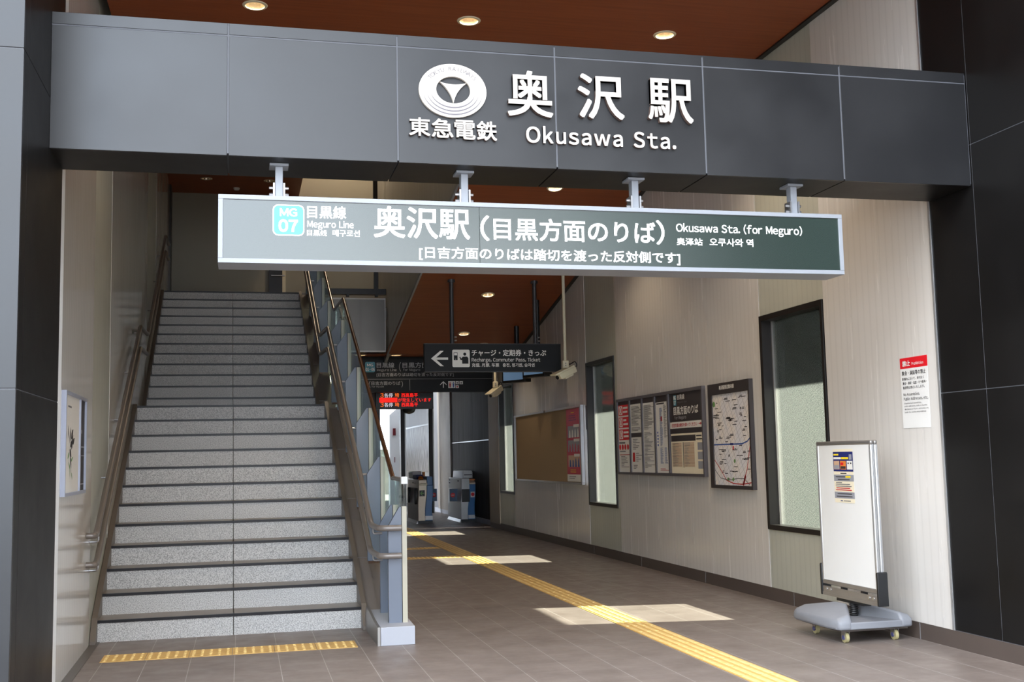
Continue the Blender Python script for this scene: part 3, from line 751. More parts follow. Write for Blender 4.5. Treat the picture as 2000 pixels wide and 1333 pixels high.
for i, ch in enumerate(wtxt):
    if ch == ' ': continue
    v1_, f1_ = text_raw(ch, -.004, 0); a = math.radians(147 - 112 * i / (len(wtxt) - 1))
    cx = (min(v[0] for v in v1_) + max(v[0] for v in v1_)) / 2; sc = .036
    px, pz = EX + EA * .74 * math.cos(a), EZ + EB * .70 * math.sin(a) + .006
    tx, tz = EA * math.sin(a), -EB * math.cos(a); l_ = math.hypot(tx, tz); tx /= l_; tz /= l_
    arc.add([(px + (v[0] - cx) * sc * tx - v[1] * sc * tz, YL - .0214, pz + (v[0] - cx) * sc * tz + v[1] * sc * tx) for v in v1_], f1_)
obj('arc_lettering', arc, 'emblem_grey', em, recalc=False)

# ================================================================== HANGING LIT SIGN
YS = 6.47
sg = thing('hanging_sign', 'long green illuminated station sign hung under the dark beam', 'sign', (1.83, 6.59, 2.506))
X0, X1, Z0, Z1 = -.138, 3.812, 2.506, 2.904
fr_ = MB()
fr_.box(X0, X1, YS, YS + .24, Z0, Z0 + .027).box(X0, X1, YS, YS + .24, Z1 - .027, Z1).box(X0, X0 + .027, YS, YS + .24, Z0 + .027, Z1 - .027).box(X1 - .027, X1, YS, YS + .24, Z0 + .027, Z1 - .027)
obj('frame', fr_, 'grey_paint', sg, bevel=.002)
YF = YS + .008
obj('face_panel', MB().box(X0 + .027, 1.386, YF, YF + .01, Z0 + .027, Z1 - .027), 'acrylic', sg)
obj('face_panel', MB().box(1.3885, X1 - .027, YF, YF + .01, Z0 + .027, Z1 - .027), 'acrylic', sg)
obj('back_panel', MB().box(X0 + .027, X1 - .027, YS + .225, YS + .235, Z0 + .027, Z1 - .027), 'acrylic', sg)
YT = YF - .0015
def rrect(u0, v0, u1, v1, r, n=6):
    out = []
    for cx, cz, a0 in ((u1 - r, v1 - r, 0), (u0 + r, v1 - r, 90), (u0 + r, v0 + r, 180), (u1 - r, v0 + r, 270)):
        for i in range(n + 1):
            a = math.radians(a0 + 90 * i / n); out.append((cx + r * math.cos(a), cz + r * math.sin(a)))
    return out
bd = obj('line_badge', MB().prism(rrect(.168, 2.672, .347, 2.854, .03), 'y', YT, YT + .001), 'sign_white', sg)
obj('badge_field', MB().prism(rrect(.174, 2.678, .341, 2.848, .026), 'y', YT - .001, YT), 'badge_cyan', bd)
text('badge_lettering', 'MG', (.209, 2.787, .304, 2.831), 'f', YT - .0016, 'sign_white', bd, .03)
text('badge_lettering', '07', (.203, 2.696, .308, 2.764), 'f', YT - .0016, 'sign_white', bd, .035)
for s, b, off in (('目黒線', (.365, 2.780, .588, 2.853), .013), ('Meguro Line', (.365, 2.713, .632, 2.766), .007), ('目黒线', (.363, 2.675, .476, 2.711), .008), ('메구로선', (.510, 2.675, .667, 2.714), .010),
                  ('奥沢駅', (.753, 2.677, 1.326, 2.863), .012), ('（', (1.394, 2.673, 1.446, 2.824), .012), ('目黒方面のりば', (1.476, 2.680, 2.511, 2.815), .014), ('）', (2.521, 2.676, 2.572, 2.828), .012),
                  ('[日吉方面のりばは踏切を渡った反対側です]', (1.019, 2.547, 2.672, 2.627), .011), ('Okusawa Sta. (for Meguro)', (2.654, 2.745, 3.523, 2.818), .008),
                  ('奥泽站', (2.655, 2.675, 2.828, 2.720), .009), ('오쿠사와 역', (2.877, 2.675, 3.176, 2.724), .010)):
    text('lettering', s, b, 'f', YT, 'sign_white', sg, off)
for x in (.206, 1.317, 2.42, 3.523):
    hg = obj('hanger', MB().box(x - .022, x + .022, 6.56, 6.62, 2.90, 3.10).box(x - .055, x + .055, 6.53, 6.65, 3.099, 3.114), 'grey_paint', sg, bevel=.002)
    obj('fork_plate', MB().box(x - .034, x - .024, 6.55, 6.63, 2.905, 3.00).box(x + .024, x + .034, 6.55, 6.63, 2.905, 3.00).box(x - .09, x + .09, 6.54, 6.64, 2.904, 2.91), 'steel', hg)
    for z in (2.935, 2.975):
        bt = MB()
        for s_ in (-1, 1): bt.cyl((x + s_ * .034, 6.58, z), (x + s_ * .056, 6.58, z), .011, .009, 6)
        obj('bolt', bt, 'steel', hg)

# ================================================================== DOWNLIGHTS
def lamp_mesh(label, x, y, z, energy, grp, on=True, tilt=0.0):
    t = thing('downlight', label, 'downlight', (x, y, z), grp)
    fn = lambda a, b, c: (a, b, c + (b - y) * tilt)
    obj('trim_ring', MB().lathe((x, y, z), [(.076, .004), (.078, -.008), (.098, -.006), (.102, .001)], 28).xf(fn), 'cream', t, smooth=True)
    obj('reflector', MB().lathe((x, y, z), [(.076, .0), (.070, .035), (.050, .085)], 28).xf(fn), 'reflector', t, smooth=True)
    obj('lens', MB().lathe((x, y, z), [(.052, .084), (.001, .086)], 28).xf(fn), 'lamp' if on else 'cream', t)
    if on:
        l = bpy.data.lights.new('downlight_lamp', 'SPOT'); l.energy = energy; l.spot_size = math.radians(120); l.spot_blend = .6; l.color = (1.0, .80, .56); l.shadow_soft_size = .04
        lo = bpy.data.objects.new('downlight_lamp', l); COL.objects.link(lo); lo.parent = t; lo.location = (0, 0, .03)
    return t
fl = ['left one of the front row above the beam', 'middle one of the front row above the beam', 'right one of the front row above the beam', 'nearest one, cut by the top of the picture']
for i, (x, y) in enumerate(FLAT): lamp_mesh('downlight in the flat wood ceiling, ' + fl[i], x, y, 5.065, (35, 80, 125, 60)[i], 'downlights in the flat ceiling')
sl = ['just above the hanging sign', 'alone in mid slope under the hanging sign', 'left of the two above the arrow sign', 'lowest one, right above the arrow sign']
for i, (x, y) in enumerate(SLOPE): lamp_mesh('downlight in the sloping wood ceiling, ' + sl[i], x, y, zs(y), 70 if i == 0 else 13, 'downlights in the sloping ceiling', True, -.205)
for i, (x, y) in enumerate(STAIR): lamp_mesh('unlit round downlight in the dark ceiling over the upper stairs, %s one' % ('left', 'right')[i], x, y, 6.22, 0, 'downlights over the stairs', False)
for i, (x, y) in enumerate(FAR): lamp_mesh('dim round downlight in the low rear ceiling, ' + ('beside the balustrade rail', 'above the large dark sign')[i], x, y, 3.19, 3, 'downlights in the rear ceiling')
tag(obj('smoke_detector', MB().lathe((-.11, 20.0, 6.22), [(.055, 0), (.055, -.02), (.04, -.04), (.001, -.045)], 20), 'white', smooth=True), 'small white smoke detector on the dark ceiling over the stairs', 'smoke detector')

# ================================================================== ARROW SIGN
YK = 15.60
ts = thing('direction_sign', 'dark arrow sign for recharge and tickets hung from the sloping ceiling', 'sign', (3.5, 15.63, 2.59))
obj('sign_box', MB().box(2.508, 4.52, YK, YK + .1, 2.592, 2.992), 'ticket_face', ts, bevel=.004)
obj('edge_trim', MB().box(2.506, 4.522, YK - .003, YK + .103, 2.988, 2.996).box(2.506, 4.522, YK - .003, YK + .103, 2.588, 2.596), 'pole_dark', ts)
YQ = YK - .002
ar = MB(); cz = 2.78
ar.prism([(2.603, cz), (2.735, 2.889), (2.785, 2.889), (2.678, 2.795), (2.848, 2.795), (2.848, 2.762), (2.678, 2.762), (2.785, 2.670), (2.735, 2.670)], 'y', YQ - .001, YQ + .001)
obj('arrow', ar, 'off_white', ts)
ic = obj('ticket_icon', MB().prism(rrect(2.910, 2.656, 3.162, 2.906, .02), 'y', YQ - .001, YQ + .001), 'off_white', ts)
fig = MB().box(2.930, 2.985, YQ - .003, YQ - .001, 2.755, 2.865)
fig.add([(3.090 + .022 * math.cos(2 * PI * i / 16), YQ - .003, 2.842 + .022 * math.sin(2 * PI * i / 16)) for i in range(16)], [tuple(range(16))])
fig.prism([(3.052, 2.705), (3.052, 2.76), (3.030, 2.755), (3.010, 2.80), (3.024, 2.806), (3.038, 2.778), (3.060, 2.805), (3.125, 2.805), (3.142, 2.785), (3.142, 2.705)], 'y', YQ - .003, YQ - .001)
obj('icon_figure', fig, 'ticket_face', ic)
obj('icon_screen', MB().box(2.936, 2.979, YQ - .004, YQ - .003, 2.825, 2.858).box(2.955, 2.960, YQ - .004, YQ - .003, 2.765, 2.775), 'off_white', ic)
text('lettering', 'チャージ・定期券・きっぷ', (3.193, 2.816, 4.295, 2.908), 'f', YQ, 'off_white', ts, .014)
text('lettering', 'Recharge, Commuter Pass, Ticket', (3.191, 2.720, 4.205, 2.789), 'f', YQ, 'off_white', ts, .008)
text('lettering', '充值. 月票. 车票   충전, 정기권, 승차권', (3.193, 2.657, 4.119, 2.713), 'f', YQ, 'off_white', ts, .012)
for x in (2.92, 4.154):
    pl = obj('hanger_pole', MB().cyl((x, 15.65, 3.0), (x, 15.65, zs(15.65) - .01), .032, None, 14), 'pole_dark', ts, smooth=True)
    obj('ceiling_plate', MB().cyl((x, 15.65, zs(15.65) - .03), (x, 15.65, zs(15.65) + .02), .055, None, 14), 'pole_dark', pl)
    obj('clamp_bolt', MB().cyl((x + .03, 15.62, 3.04), (x + .06, 15.62, 3.04), .012, None, 6).cyl((x + .03, 15.62, 3.09), (x + .06, 15.62, 3.09), .012, None, 6), 'alu_grey', pl)

# ================================================================== LARGE DARK LINE SIGN (further in)
YG = 19.76
bs = thing('line_sign', 'large dark two-row line sign across the passage above the red display', 'sign', (3.2, 19.8, 2.55))
obj('sign_box', MB().box(2.04, 4.42, YG, YG + .1, 2.55, 3.185), 'ticket_face', bs)
obj('divider', MB().box(2.04, 4.42, YG - .003, YG, 2.784, 2.789).box(2.905, 2.911, YG - .003, YG, 2.584, 2.776), 'grey_sign_print', bs)
YH = YG - .002
bb_ = obj('line_badge', MB().prism(rrect(2.113, 2.911, 2.292, 3.094, .03), 'y', YH - .001, YH + .001), 'teal', bs)
text('badge_lettering', 'MG', (2.149, 3.016, 2.253, 3.061), 'f', YH - .003, 'off_white', bb_, .01)
text('badge_lettering', '01-06', (2.126, 2.934, 2.280, 2.989), 'f', YH - .003, 'off_white', bb_, .01)
for s, b, off in (('目黒線', (2.319, 2.988, 2.631, 3.083), .012), ('Meguro Line', (2.321, 2.915, 2.671, 2.976), .004), ('（', (2.719, 2.923, 2.751, 3.088), 0), ('目黒方面のりば', (2.781, 2.986, 3.60, 3.083), .012), ('for Meguro', (2.789, 2.918, 3.096, 2.978), .004),
                  ('[日吉方面のりばは踏切を渡った反対側です]', (2.317, 2.826, 3.703, 2.897), .006), ('（', (2.177, 2.64, 2.205, 2.752), 0), ('日吉方面のりば', (2.225, 2.68, 2.735, 2.748), .008), ('）', (2.755, 2.64, 2.783, 2.752), 0), ('for Hiyoshi', (2.227, 2.633, 2.442, 2.668), .002)):
    text('lettering', s, b, 'f', YH, 'grey_sign_print', bs, off)
obj('arrow', MB().prism([(3.5135, 2.745), (3.455, 2.69), (3.455, 2.672), (3.505, 2.716), (3.505, 2.626), (3.522, 2.626), (3.522, 2.716), (3.572, 2.672), (3.572, 2.69)], 'y', YH - .001, YH + .001), 'off_white', bs)
ti = obj('toilet_icon', MB().box(3.604, 3.730, YH - .001, YH + .001, 2.620, 2.745), 'off_white', bs)
def person_icon(cx, m):
    g = MB().add([(cx + .011 * math.cos(2 * PI * i / 12), YH - .003, 2.722 + .011 * math.sin(2 * PI * i / 12)) for i in range(12)], [tuple(range(12))])
    g.prism([(cx - .018, 2.705), (cx + .018, 2.705), (cx + .012, 2.66), (cx + .008, 2.63), (cx - .008, 2.63), (cx - .012, 2.66)], 'y', YH - .003, YH - .001)
    obj('figure', g, m, ti)
person_icon(3.636, 'ink_red'); person_icon(3.698, 'ink_blue')
for (a, b, c, d) in ((3.740, 2.689, 3.796, 2.744), (3.810, 2.688, 3.871, 2.744), (3.739, 2.619, 3.795, 2.670)):
    s_ = obj('small_icon', MB().box(a, c, YH - .001, YH + .001, b, d), 'off_white', bs)
    obj('figure', MB().box((a + c) / 2 - .012, (a + c) / 2 + .012, YH - .003, YH - .001, b + .012, d - .014), 'ink_red' if b < 2.65 else 'ink_grey', s_)
for x in (2.4, 4.1): obj('hanger', MB().box(x - .04, x + .04, YG + .03, YG + .09, 3.185, 3.192), 'pole_dark', bs)

# ================================================================== LED DEPARTURE DISPLAY
YLD = 20.2
ld = thing('departure_display', 'black departure display with red and orange glowing text under the large sign', 'display', (2.875, 20.25, 2.27))
obj('housing', MB().box(2.348, 3.402, YLD, YLD + .12, 2.271, 2.578), 'black', ld, bevel=.004)
obj('hanger', MB().box(2.5, 2.56, YLD + .03, YLD + .09, 2.578, 3.19).box(3.2, 3.26, YLD + .03, YLD + .09, 2.578, 3.19), 'black', ld)
YR = YLD - .002
for z0, z1 in ((2.487, 2.563), (2.315, 2.391)):
    text('led_text', '3', (2.433, z0, 2.489, z1), 'f', YR, 'led_orange', ld, .004)
    text('led_text', '各停', (2.503, z0 - .006, 2.657, z1), 'f', YR, 'led_white', ld, 0)
    text('led_text', '埼', (2.694, z0, 2.773, z1), 'f', YR, 'led_orange', ld, 0)
    text('led_text', '西高島平', (2.815, z0, 3.116, z1), 'f', YR, 'led_red', ld, .004)
obj('led_block', MB().box(2.414, 2.740, YR - .001, YR, 2.397, 2.477), 'led_red', ld)
text('led_text', 'が発生しています', (2.752, 2.400, 3.361, 2.470), 'f', YR, 'led_red', ld, 0)
tag(obj('dome_camera', MB().lathe((2.96, 20.26, 2.271), [(.12, 0), (.11, -.03), (.09, -.06), (.05, -.08), (.001, -.09)], 20), 'black', smooth=True), 'black dome camera under the red display', 'camera')

# ================================================================== SECURITY CAMERAS, MONITORS
def cctv(label, x, y, ztop, zj, direction, sc=1.0):
    t = thing('security_camera', label, 'camera', (x, y, zj - .05))
    obj('ceiling_plate', MB().cyl((x, y, ztop - .02), (x, y, ztop + .015), .06, None, 16), 'cream', t, smooth=True)
    obj('pole', MB().cyl((x, y, zj), (x, y, ztop), .023, None, 14), 'cream', t, smooth=True)
    jb = obj('joint', MB().box(x - .045, x + .045, y - .035, y + .035, zj - .09, zj + .02), 'cream', t, bevel=.012)
    obj('bolt', MB().cyl((x - .005, y - .034, zj - .02), (x - .005, y - .045, zj - .02), .008, None, 8).cyl((x - .005, y - .034, zj - .05), (x - .005, y - .045, zj - .05), .008, None, 8), 'ink_grey', jb)
    d = Vector(direction).normalized(); sdv = Vector((0, 0, 1)).cross(d).normalized(); up = d.cross(sdv)
    c = Vector((x, y, zj - .155)); 
    def loc(a, b, cc): return c + d * a * sc + sdv * b * sc + up * cc * sc
    def hexa(a0, a1, wd, h0, h1, cut=0.0):
        vs = [loc(a0, -wd, h0), loc(a0, wd, h0), loc(a0, wd, h1), loc(a0, -wd, h1), loc(a1 - cut, -wd, h0), loc(a1 - cut, wd, h0), loc(a1, wd, h1), loc(a1, -wd, h1)]
        return MB().add(vs, [(0, 1, 2, 3), (7, 6, 5, 4), (0, 4, 5, 1), (1, 5, 6, 2), (2, 6, 7, 3), (3, 7, 4, 0)])
    obj('body', hexa(-.17, .17, .058, -.05, .035, .03), 'cream', t, bevel=.01)
    obj('sun_shield', hexa(-.15, .24, .068, .036, .062, .02), 'cream', t, bevel=.006)
    obj('belly', hexa(-.10, .06, .04, -.075, -.05), 'cream', t)
    obj('lens', MB().cyl(loc(.165, 0, -.008), loc(.175, 0, -.008), .03 * sc, None, 16), 'black', t)
    obj('cable', MB().tube([loc(-.17, 0, 0), loc(-.25, 0, .02), loc(-.24, 0, .09), loc(-.1, .03, .09), Vector((x + .03, y, zj - .02))], .008, 8, .05), 'black', t, smooth=True)
    return t
cctv('cream bullet camera on a tall white pole right of the arrow sign', 4.49, 15.28, zs(15.28), 2.70, (-.80, -.35, -.36))
cctv('cream bullet camera half hidden below the arrow sign, by the red reflection', 4.30, 19.0, zs(19.0), 2.66, (-.62, -.5, -.40), .95)
def monitor(label, x, y, zc, ang):
    t = thing('monitor', label, 'monitor', (x, y, zc))
    obj('pole', MB().cyl((x, y, zc + .12), (x, y, zs(y) + .01), .04, None, 14), 'black', t, smooth=True)
    ca, sa = math.cos(ang), math.sin(ang)
    def R_(u, v, z): return (x + u * ca - v * sa, y + u * sa + v * ca, z)
    hs = obj('housing', MB().box(-.27, .27, -.1, .05, zc - .17, zc + .16).xf(R_), 'black', t, bevel=.01)
    obj('screen', MB().box(-.23, .23, -.103, -.101, zc - .13, zc + .12).xf(R_), 'screen', hs)
monitor('black hanging monitor nearer the camera pole, behind the arrow sign', 4.40, 16.45, 2.74, -1.15)
monitor('black hanging monitor deeper in, partly below the arrow sign', 4.38, 17.7, 2.74, -1.05)

# ================================================================== RIGHT WALL BOARDS
XP = XR - .001
def bars(parent, y0, y1, z0, z1, n, m, x, fill=(.5, 1.0), h=.45, seed=1, name='print_lines'):
    r = random.Random(seed); mb = MB(); dz = (z1 - z0) / n
    for i in range(n):
        z = z1 - dz * (i + .5); wd = (y0 - y1) * r.uniform(*fill)
        mb.box(x - .0006, x, y0 - wd, y0, z - dz * h / 2, z + dz * h / 2)
    return obj(name, mb, m, parent)
# timetable board
tb = thing('timetable_board', 'wide dark-framed notice board with rules, timetable and platform panel on the right wall', 'notice board', (XR, 12.37, 1.11))
fm = MB(); X_ = XR - .045
Y0, Y1, ZZ0, ZZ1 = 13.77, 10.98, 1.115, 2.075
fm.box(X_, XP, Y1, Y0, ZZ0, ZZ0 + .03).box(X_, XP, Y1, Y0, ZZ1 - .035, ZZ1)
for a, b in ((Y1, Y1 + .03), (Y0 - .035, Y0), (13.26, 13.30), (12.815, 12.855), (12.38, 12.42), (11.95, 11.99)): fm.box(X_, XP, a, b, ZZ0 + .03, ZZ1 - .035)
obj('frame', fm, 'board_frame', tb)
XF = XR - .03
def sheet(name, y0, y1, z0, z1, m, parent, x=XF): return obj(name, MB().box(x, XP, y1, y0, z0, z1), m, parent)
cols = [(13.735, 13.30), (13.26, 12.855), (12.815, 12.42), (12.38, 11.99), (11.95, 11.01)]
zt, zb = ZZ1 - .035, ZZ0 + .03
c1 = sheet('rules_sheet', *cols[0], zb, zt, 'paper', tb)
obj('header', MB().box(XF - .001, XF, cols[0][1], cols[0][0], zt - .05, zt), 'board_dark', c1)
XI = XF - .0012
for i, z in enumerate((1.86, 1.705, 1.55)):
    rp_ = obj('red_panel', MB().box(XI, XF, cols[0][1] + .01, cols[0][0] - .02, z, z + .135), 'red', c1)
    obj('pictogram', MB().box(XI - .001, XI, 13.57, 13.69, z + .012, z + .123), 'paper', rp_)
    obj('pictogram', MB().cyl((XI - .002, 13.63, z + .068), (XI - .001, 13.63, z + .068), .045, None, 20).xf(lambda a, b, c: (a, b, c)), 'red', rp_)
    obj('pictogram', MB().box(XI - .003, XI - .002, 13.61, 13.65, z + .035, z + .10), 'paper', rp_)
    bars(rp_, 13.54, 13.33, z + .02, z + .12, 2, 'paper', XI - .0005, (.5, .9), .5, i)
for i in range(4):
    obj('warning_icon', MB().cyl((XI - .001, 13.69 - .1 * i, 1.46), (XI, 13.69 - .1 * i, 1.46), .036, None, 16), 'red', c1)
bars(c1, 13.72, 13.32, 1.49, 1.54, 1, 'ink_grey', XI); bars(c1, 13.70, 13.32, 1.39, 1.42, 1, 'ink_grey', XI)
bars(c1, 13.71, 13.32, 1.355, 1.37, 1, 'ink_red', XI, (1, 1), .5); bars(c1, 13.66, 13.33, 1.20, 1.35, 8, 'ink_grey', XI, (.3, 1), .4, 3)
c2 = sheet('text_sheet', *cols[1], zb, zt, 'paper', tb)
obj('header', MB().box(XF - .001, XF, cols[1][1], cols[1][0], zt - .055, zt), 'board_dark', c2); obj('header', MB().box(XF - .001, XF, cols[1][1], cols[1][0], 1.575, 1.63), 'board_dark', c2)
bars(c2, 13.23, 12.88, 1.72, 1.96, 16, 'ink', XI, (.35, 1), .35, 5); bars(c2, 13.23, 12.88, 1.65, 1.70, 3, 'ink', XI, (.35, 1), .35, 6)
bars(c2, 13.2, 12.88, 1.42, 1.56, 7, 'ink_grey', XI, (.3, 1), .4, 7); bars(c2, 13.22, 13.14, 1.27, 1.39, 1, 'ink_red', XI, (1, 1), .95); bars(c2, 13.1, 12.88, 1.27, 1.39, 5, 'ink_grey', XI, (.3, 1), .35, 8); bars(c2, 13.2, 12.9, 1.18, 1.24, 3, 'ink', XI, (.2, .8), .4, 9)
c3 = sheet('text_sheet', *cols[2], zb, zt, 'paper', tb)
obj('header', MB().box(XF - .001, XF, cols[2][1], cols[2][0], zt - .06, zt), 'board_dark', c3)
bars(c3, 12.79, 12.44, 1.66, 1.955, 24, 'ink', XI, (.4, 1), .35, 11); bars(c3, 12.79, 12.44, 1.20, 1.63, 28, 'ink_grey', XI, (.2, 1), .38, 12)
c4 = sheet('line_list_sheet', *cols[3], zb, zt, 'paper', tb)
obj('header', MB().box(XF - .001, XF, cols[3][1], cols[3][0], zt - .075, zt), 'board_dark', c4)
bars(c4, 12.26, 12.16, 1.46, 1.90, 36, 'ink_blue', XI, (.5, 1), .4, 13, 'station_marks'); bars(c4, 12.13, 12.03, 1.55, 1.93, 30, 'ink', XI, (.4, 1), .35, 14)
bars(c4, 12.27, 12.17, 1.25, 1.44, 18, 'ink_blue', XI, (.5, 1), .35, 15); bars(c4, 12.13, 12.03, 1.25, 1.44, 16, 'ink_blue', XI, (.5, 1), .35, 16)
bars(c4, 12.23, 12.18, 1.74, 1.80, 1, 'ink_red', XI, (1, 1), .9); bars(c4, 12.28, 12.0, 1.17, 1.20, 2, 'ink_red', XI, (.5, 1), .4); bars(c4, 12.35, 12.31, 1.45, 1.63, 5, 'ink_blue', XI, (.6, 1), .6, 17); bars(c4, 12.35, 12.02, 1.935, 1.96, 1, 'ink', XI, (.7, 1), .6)
c5 = sheet('platform_panel', 11.95, 11.01, 1.722, zt, 'board_dark', tb)
c5b = obj('platform_badge', MB().box(XI, XF, 11.735, 11.81, 1.90, 2.02), 'teal', c5)
text('badge_lettering', 'MG', (11.805, 1.965, 11.74, 2.01), 'r', XI - .0005, 'paper', c5b, .02)
text('badge_lettering', '07', (11.805, 1.91, 11.74, 1.955), 'r', XI - .0005, 'paper', c5b, .02)
text('lettering', '目黒線', (11.70, 1.962, 11.49, 2.018), 'r', XI, 'paper', c5, .012)
text('lettering', 'Meguro Line', (11.70, 1.918, 11.43, 1.945), 'r', XI, 'ink_grey', c5, .004)
text('lettering', '目黒方面のりば', (11.815, 1.795, 11.12, 1.885), 'r', XI, 'paper', c5, .02)
text('lettering', 'for Meguro', (11.80, 1.735, 11.46, 1.783), 'r', XI, 'grey_sign_print', c5, .004)
c6 = sheet('crossing_notice', 11.94, 11.015, 1.645, 1.716, 'paper', tb)
text('lettering', '日吉方面は踏切を渡ってください', (11.88, 1.66, 11.16, 1.70), 'r', XI, 'ink_red', c6, .02)
obj('arrow', MB().box(XI, XF, 11.06, 11.12, 1.677, 1.685).prism([(11.075, 1.698), (11.04, 1.681), (11.075, 1.664)], 'x', XI, XF), 'ink_red', c6)
sheet('divider_bar', 11.95, 11.01, 1.59, 1.640, 'board_dark', tb)
c7 = sheet('timetable_sheet', 11.93, 11.02, zb, 1.585, 'paper_cream', tb)
obj('header', MB().box(XI, XF, 11.22, 11.92, 1.50, 1.565), 'board_dark', c7)
bars(c7, 11.9, 11.62, 1.22, 1.485, 20, 'skin', XI, (1, 1), .6, 20); bars(c7, 11.55, 11.26, 1.22, 1.485, 20, 'skin', XI, (1, 1), .6, 21)
obj('column_rule', MB().box(XI, XF, 11.565, 11.58, 1.21, 1.49), 'ink', c7)
bars(c7, 11.88, 11.70, 1.22, 1.485, 20, 'ink_grey', XI - .0006, (.3, 1), .3, 22); bars(c7, 11.53, 11.36, 1.22, 1.485, 20, 'ink_grey', XI - .0006, (.3, 1), .3, 23)
bars(c7, 11.2, 11.04, 1.50, 1.57, 2, 'ink', XI, (.7, 1), .4, 24)
for z in (1.40, 1.30, 1.20): obj('side_box', MB().box(XI, XF, 11.04, 11.17, z, z + .08), 'grey_print', c7)

# area map
mp = thing('map_board', 'tall dark-framed area map on the right wall between notice board and large window', 'map', (XR, 10.33, 1.0))
fm = MB(); Y0, Y1, ZZ0, ZZ1 = 10.823, 9.845, 1.005, 2.068
fm.box(X_, XP, Y1, Y0, ZZ0, ZZ0 + .035).box(X_, XP, Y1, Y0, 1.955, ZZ1).box(X_, XP, Y1, Y1 + .03, ZZ0 + .035, 1.955).box(X_, XP, Y0 - .09, Y0, ZZ0 + .035, 1.955)
obj('frame', fm, 'board_dark', mp)
text('lettering', '奥沢駅周辺案内図', (10.53, 2.0, 10.18, 2.042), 'r', X_ - .001, 'off_white', mp, .016)
ms = obj('map_sheet', MB().box(X_ + .012, XP, Y1 + .03, Y0 - .09, ZZ0 + .035, 1.955), 'map', mp)
XM = X_ + .011
def stroke(pts, wd, m, name='map_line'):
    mb = MB()
    for (a, b), (c, d) in zip(pts, pts[1:]):
        l_ = math.hypot(c - a, d - b); nx, nz2 = -(d - b) / l_ * wd / 2, (c - a) / l_ * wd / 2
        mb.add([(XM, a + nx, b + nz2), (XM, a - nx, b - nz2), (XM, c - nx, d - nz2), (XM, c + nx, d + nz2)], [(0, 1, 2, 3)])
    return obj(name, mb, m, ms)
stroke([(10.73, 1.447), (10.3, 1.447), (10.07, 1.447), (9.95, 1.47), (9.875, 1.51)], .014, 'ink_blue', 'railway_line')
stroke([(9.885, 1.45), (9.98, 1.2), (10.08, 1.05)], .012, 'ink_red'); stroke([(10.02, 1.14), (10.08, 1.045)], .03, 'ink_red')
stroke([(10.73, 1.29), (10.6, 1.2), (10.46, 1.09), (10.3, 1.06), (10.1, 1.055), (9.88, 1.075)], .010, 'ink_red')
stroke([(10.73, 1.19), (10.6, 1.11), (10.4, 1.09), (10.2, 1.11), (10.05, 1.11), (9.93, 1.05)], .009, 'ink_grey')
obj('station_mark', MB().box(XM - .0005, XM, 10.27, 10.34, 1.437, 1.458), 'navy', ms); obj('place_mark', MB().box(XM - .0005, XM, 10.26, 10.285, 1.39, 1.43), 'red', ms)
gp = MB()
for y, z, a in ((10.7, 1.86, .03), (10.25, 1.28, .02), (10.3, 1.10, .02), (10.42, 1.10, .018)): gp.cyl((XM - .0004, y, z), (XM, y, z), a, None, 12)
obj('park', gp, 'ink_green', ms)
r = random.Random(8); lb = MB()
for i in range(70):
    y = r.uniform(9.92, 10.70); z = r.uniform(1.08, 1.93); wd = r.uniform(.03, .11); lb.box(XM - .0006, XM, y - wd / 2, y + wd / 2, z, z + .007)
    if r.random() < .3: lb.box(XM - .0006, XM, y - wd / 2, y + wd / 3, z + .012, z + .019)
lb.box(XM - .0006, XM, 10.58, 10.72, 1.742, 1.75); obj('map_labels', lb, 'ink', ms)

# pin board with poster
pb = thing('pin_board', 'wide empty tan pin board in a pale frame on the right wall', 'notice board', (XR, 17.37, .94))
Y0, Y1, ZZ0, ZZ1 = 19.40, 15.34, .945, 2.09; X2 = XR - .05
obj('felt', MB().box(XR - .02, XP, Y1 + .05, Y0 - .05, ZZ0 + .03, ZZ1 - .03), 'cork', pb)
obj('frame', MB().box(X2, XP, Y1, Y0, ZZ0, ZZ0 + .03).box(X2, XP, Y1, Y0, ZZ1 - .03, ZZ1).box(X2, XP, Y1, Y1 + .06, ZZ0 + .03, ZZ1 - .03).box(X2, XP, Y0 - .05, Y0, ZZ0 + .03, ZZ1 - .03), 'alu', pb, bevel=.004)
obj('lock', MB().cyl((X2 - .005, 17.3, ZZ1 - .015), (X2, 17.3, ZZ1 - .015), .02, None, 12), 'bronze', pb)
XQ = XR - .024
po = thing('poster', 'tall crimson poster with three picture rows at the right end of the pin board', 'poster', (XQ, 15.79, .98))
obj('sheet', MB().box(XQ, XR - .0205, 15.44, 16.15, .985, 2.055), 'red_faded', po)
obj('footer', MB().box(XQ - .001, XQ, 15.44, 16.15, .985, 1.09), 'paper', po); bars(po, 16.05, 15.55, 1.02, 1.07, 2, 'ink_grey', XQ - .0012, (.4, .9), .4, 30)
bars(po, 15.98, 15.55, 1.11, 1.17, 2, 'yellow', XQ - .0005, (.6, 1), .35, 31, 'yellow_lines'); bars(po, 15.9, 15.65, 1.985, 2.01, 1, 'yellow', XQ - .0005, (.6, 1), .5, 32, 'yellow_lines')
bars(po, 16.02, 15.6, 1.87, 1.97, 3, 'navy', XQ - .0005, (.5, 1), .25, 33, 'title_lines')
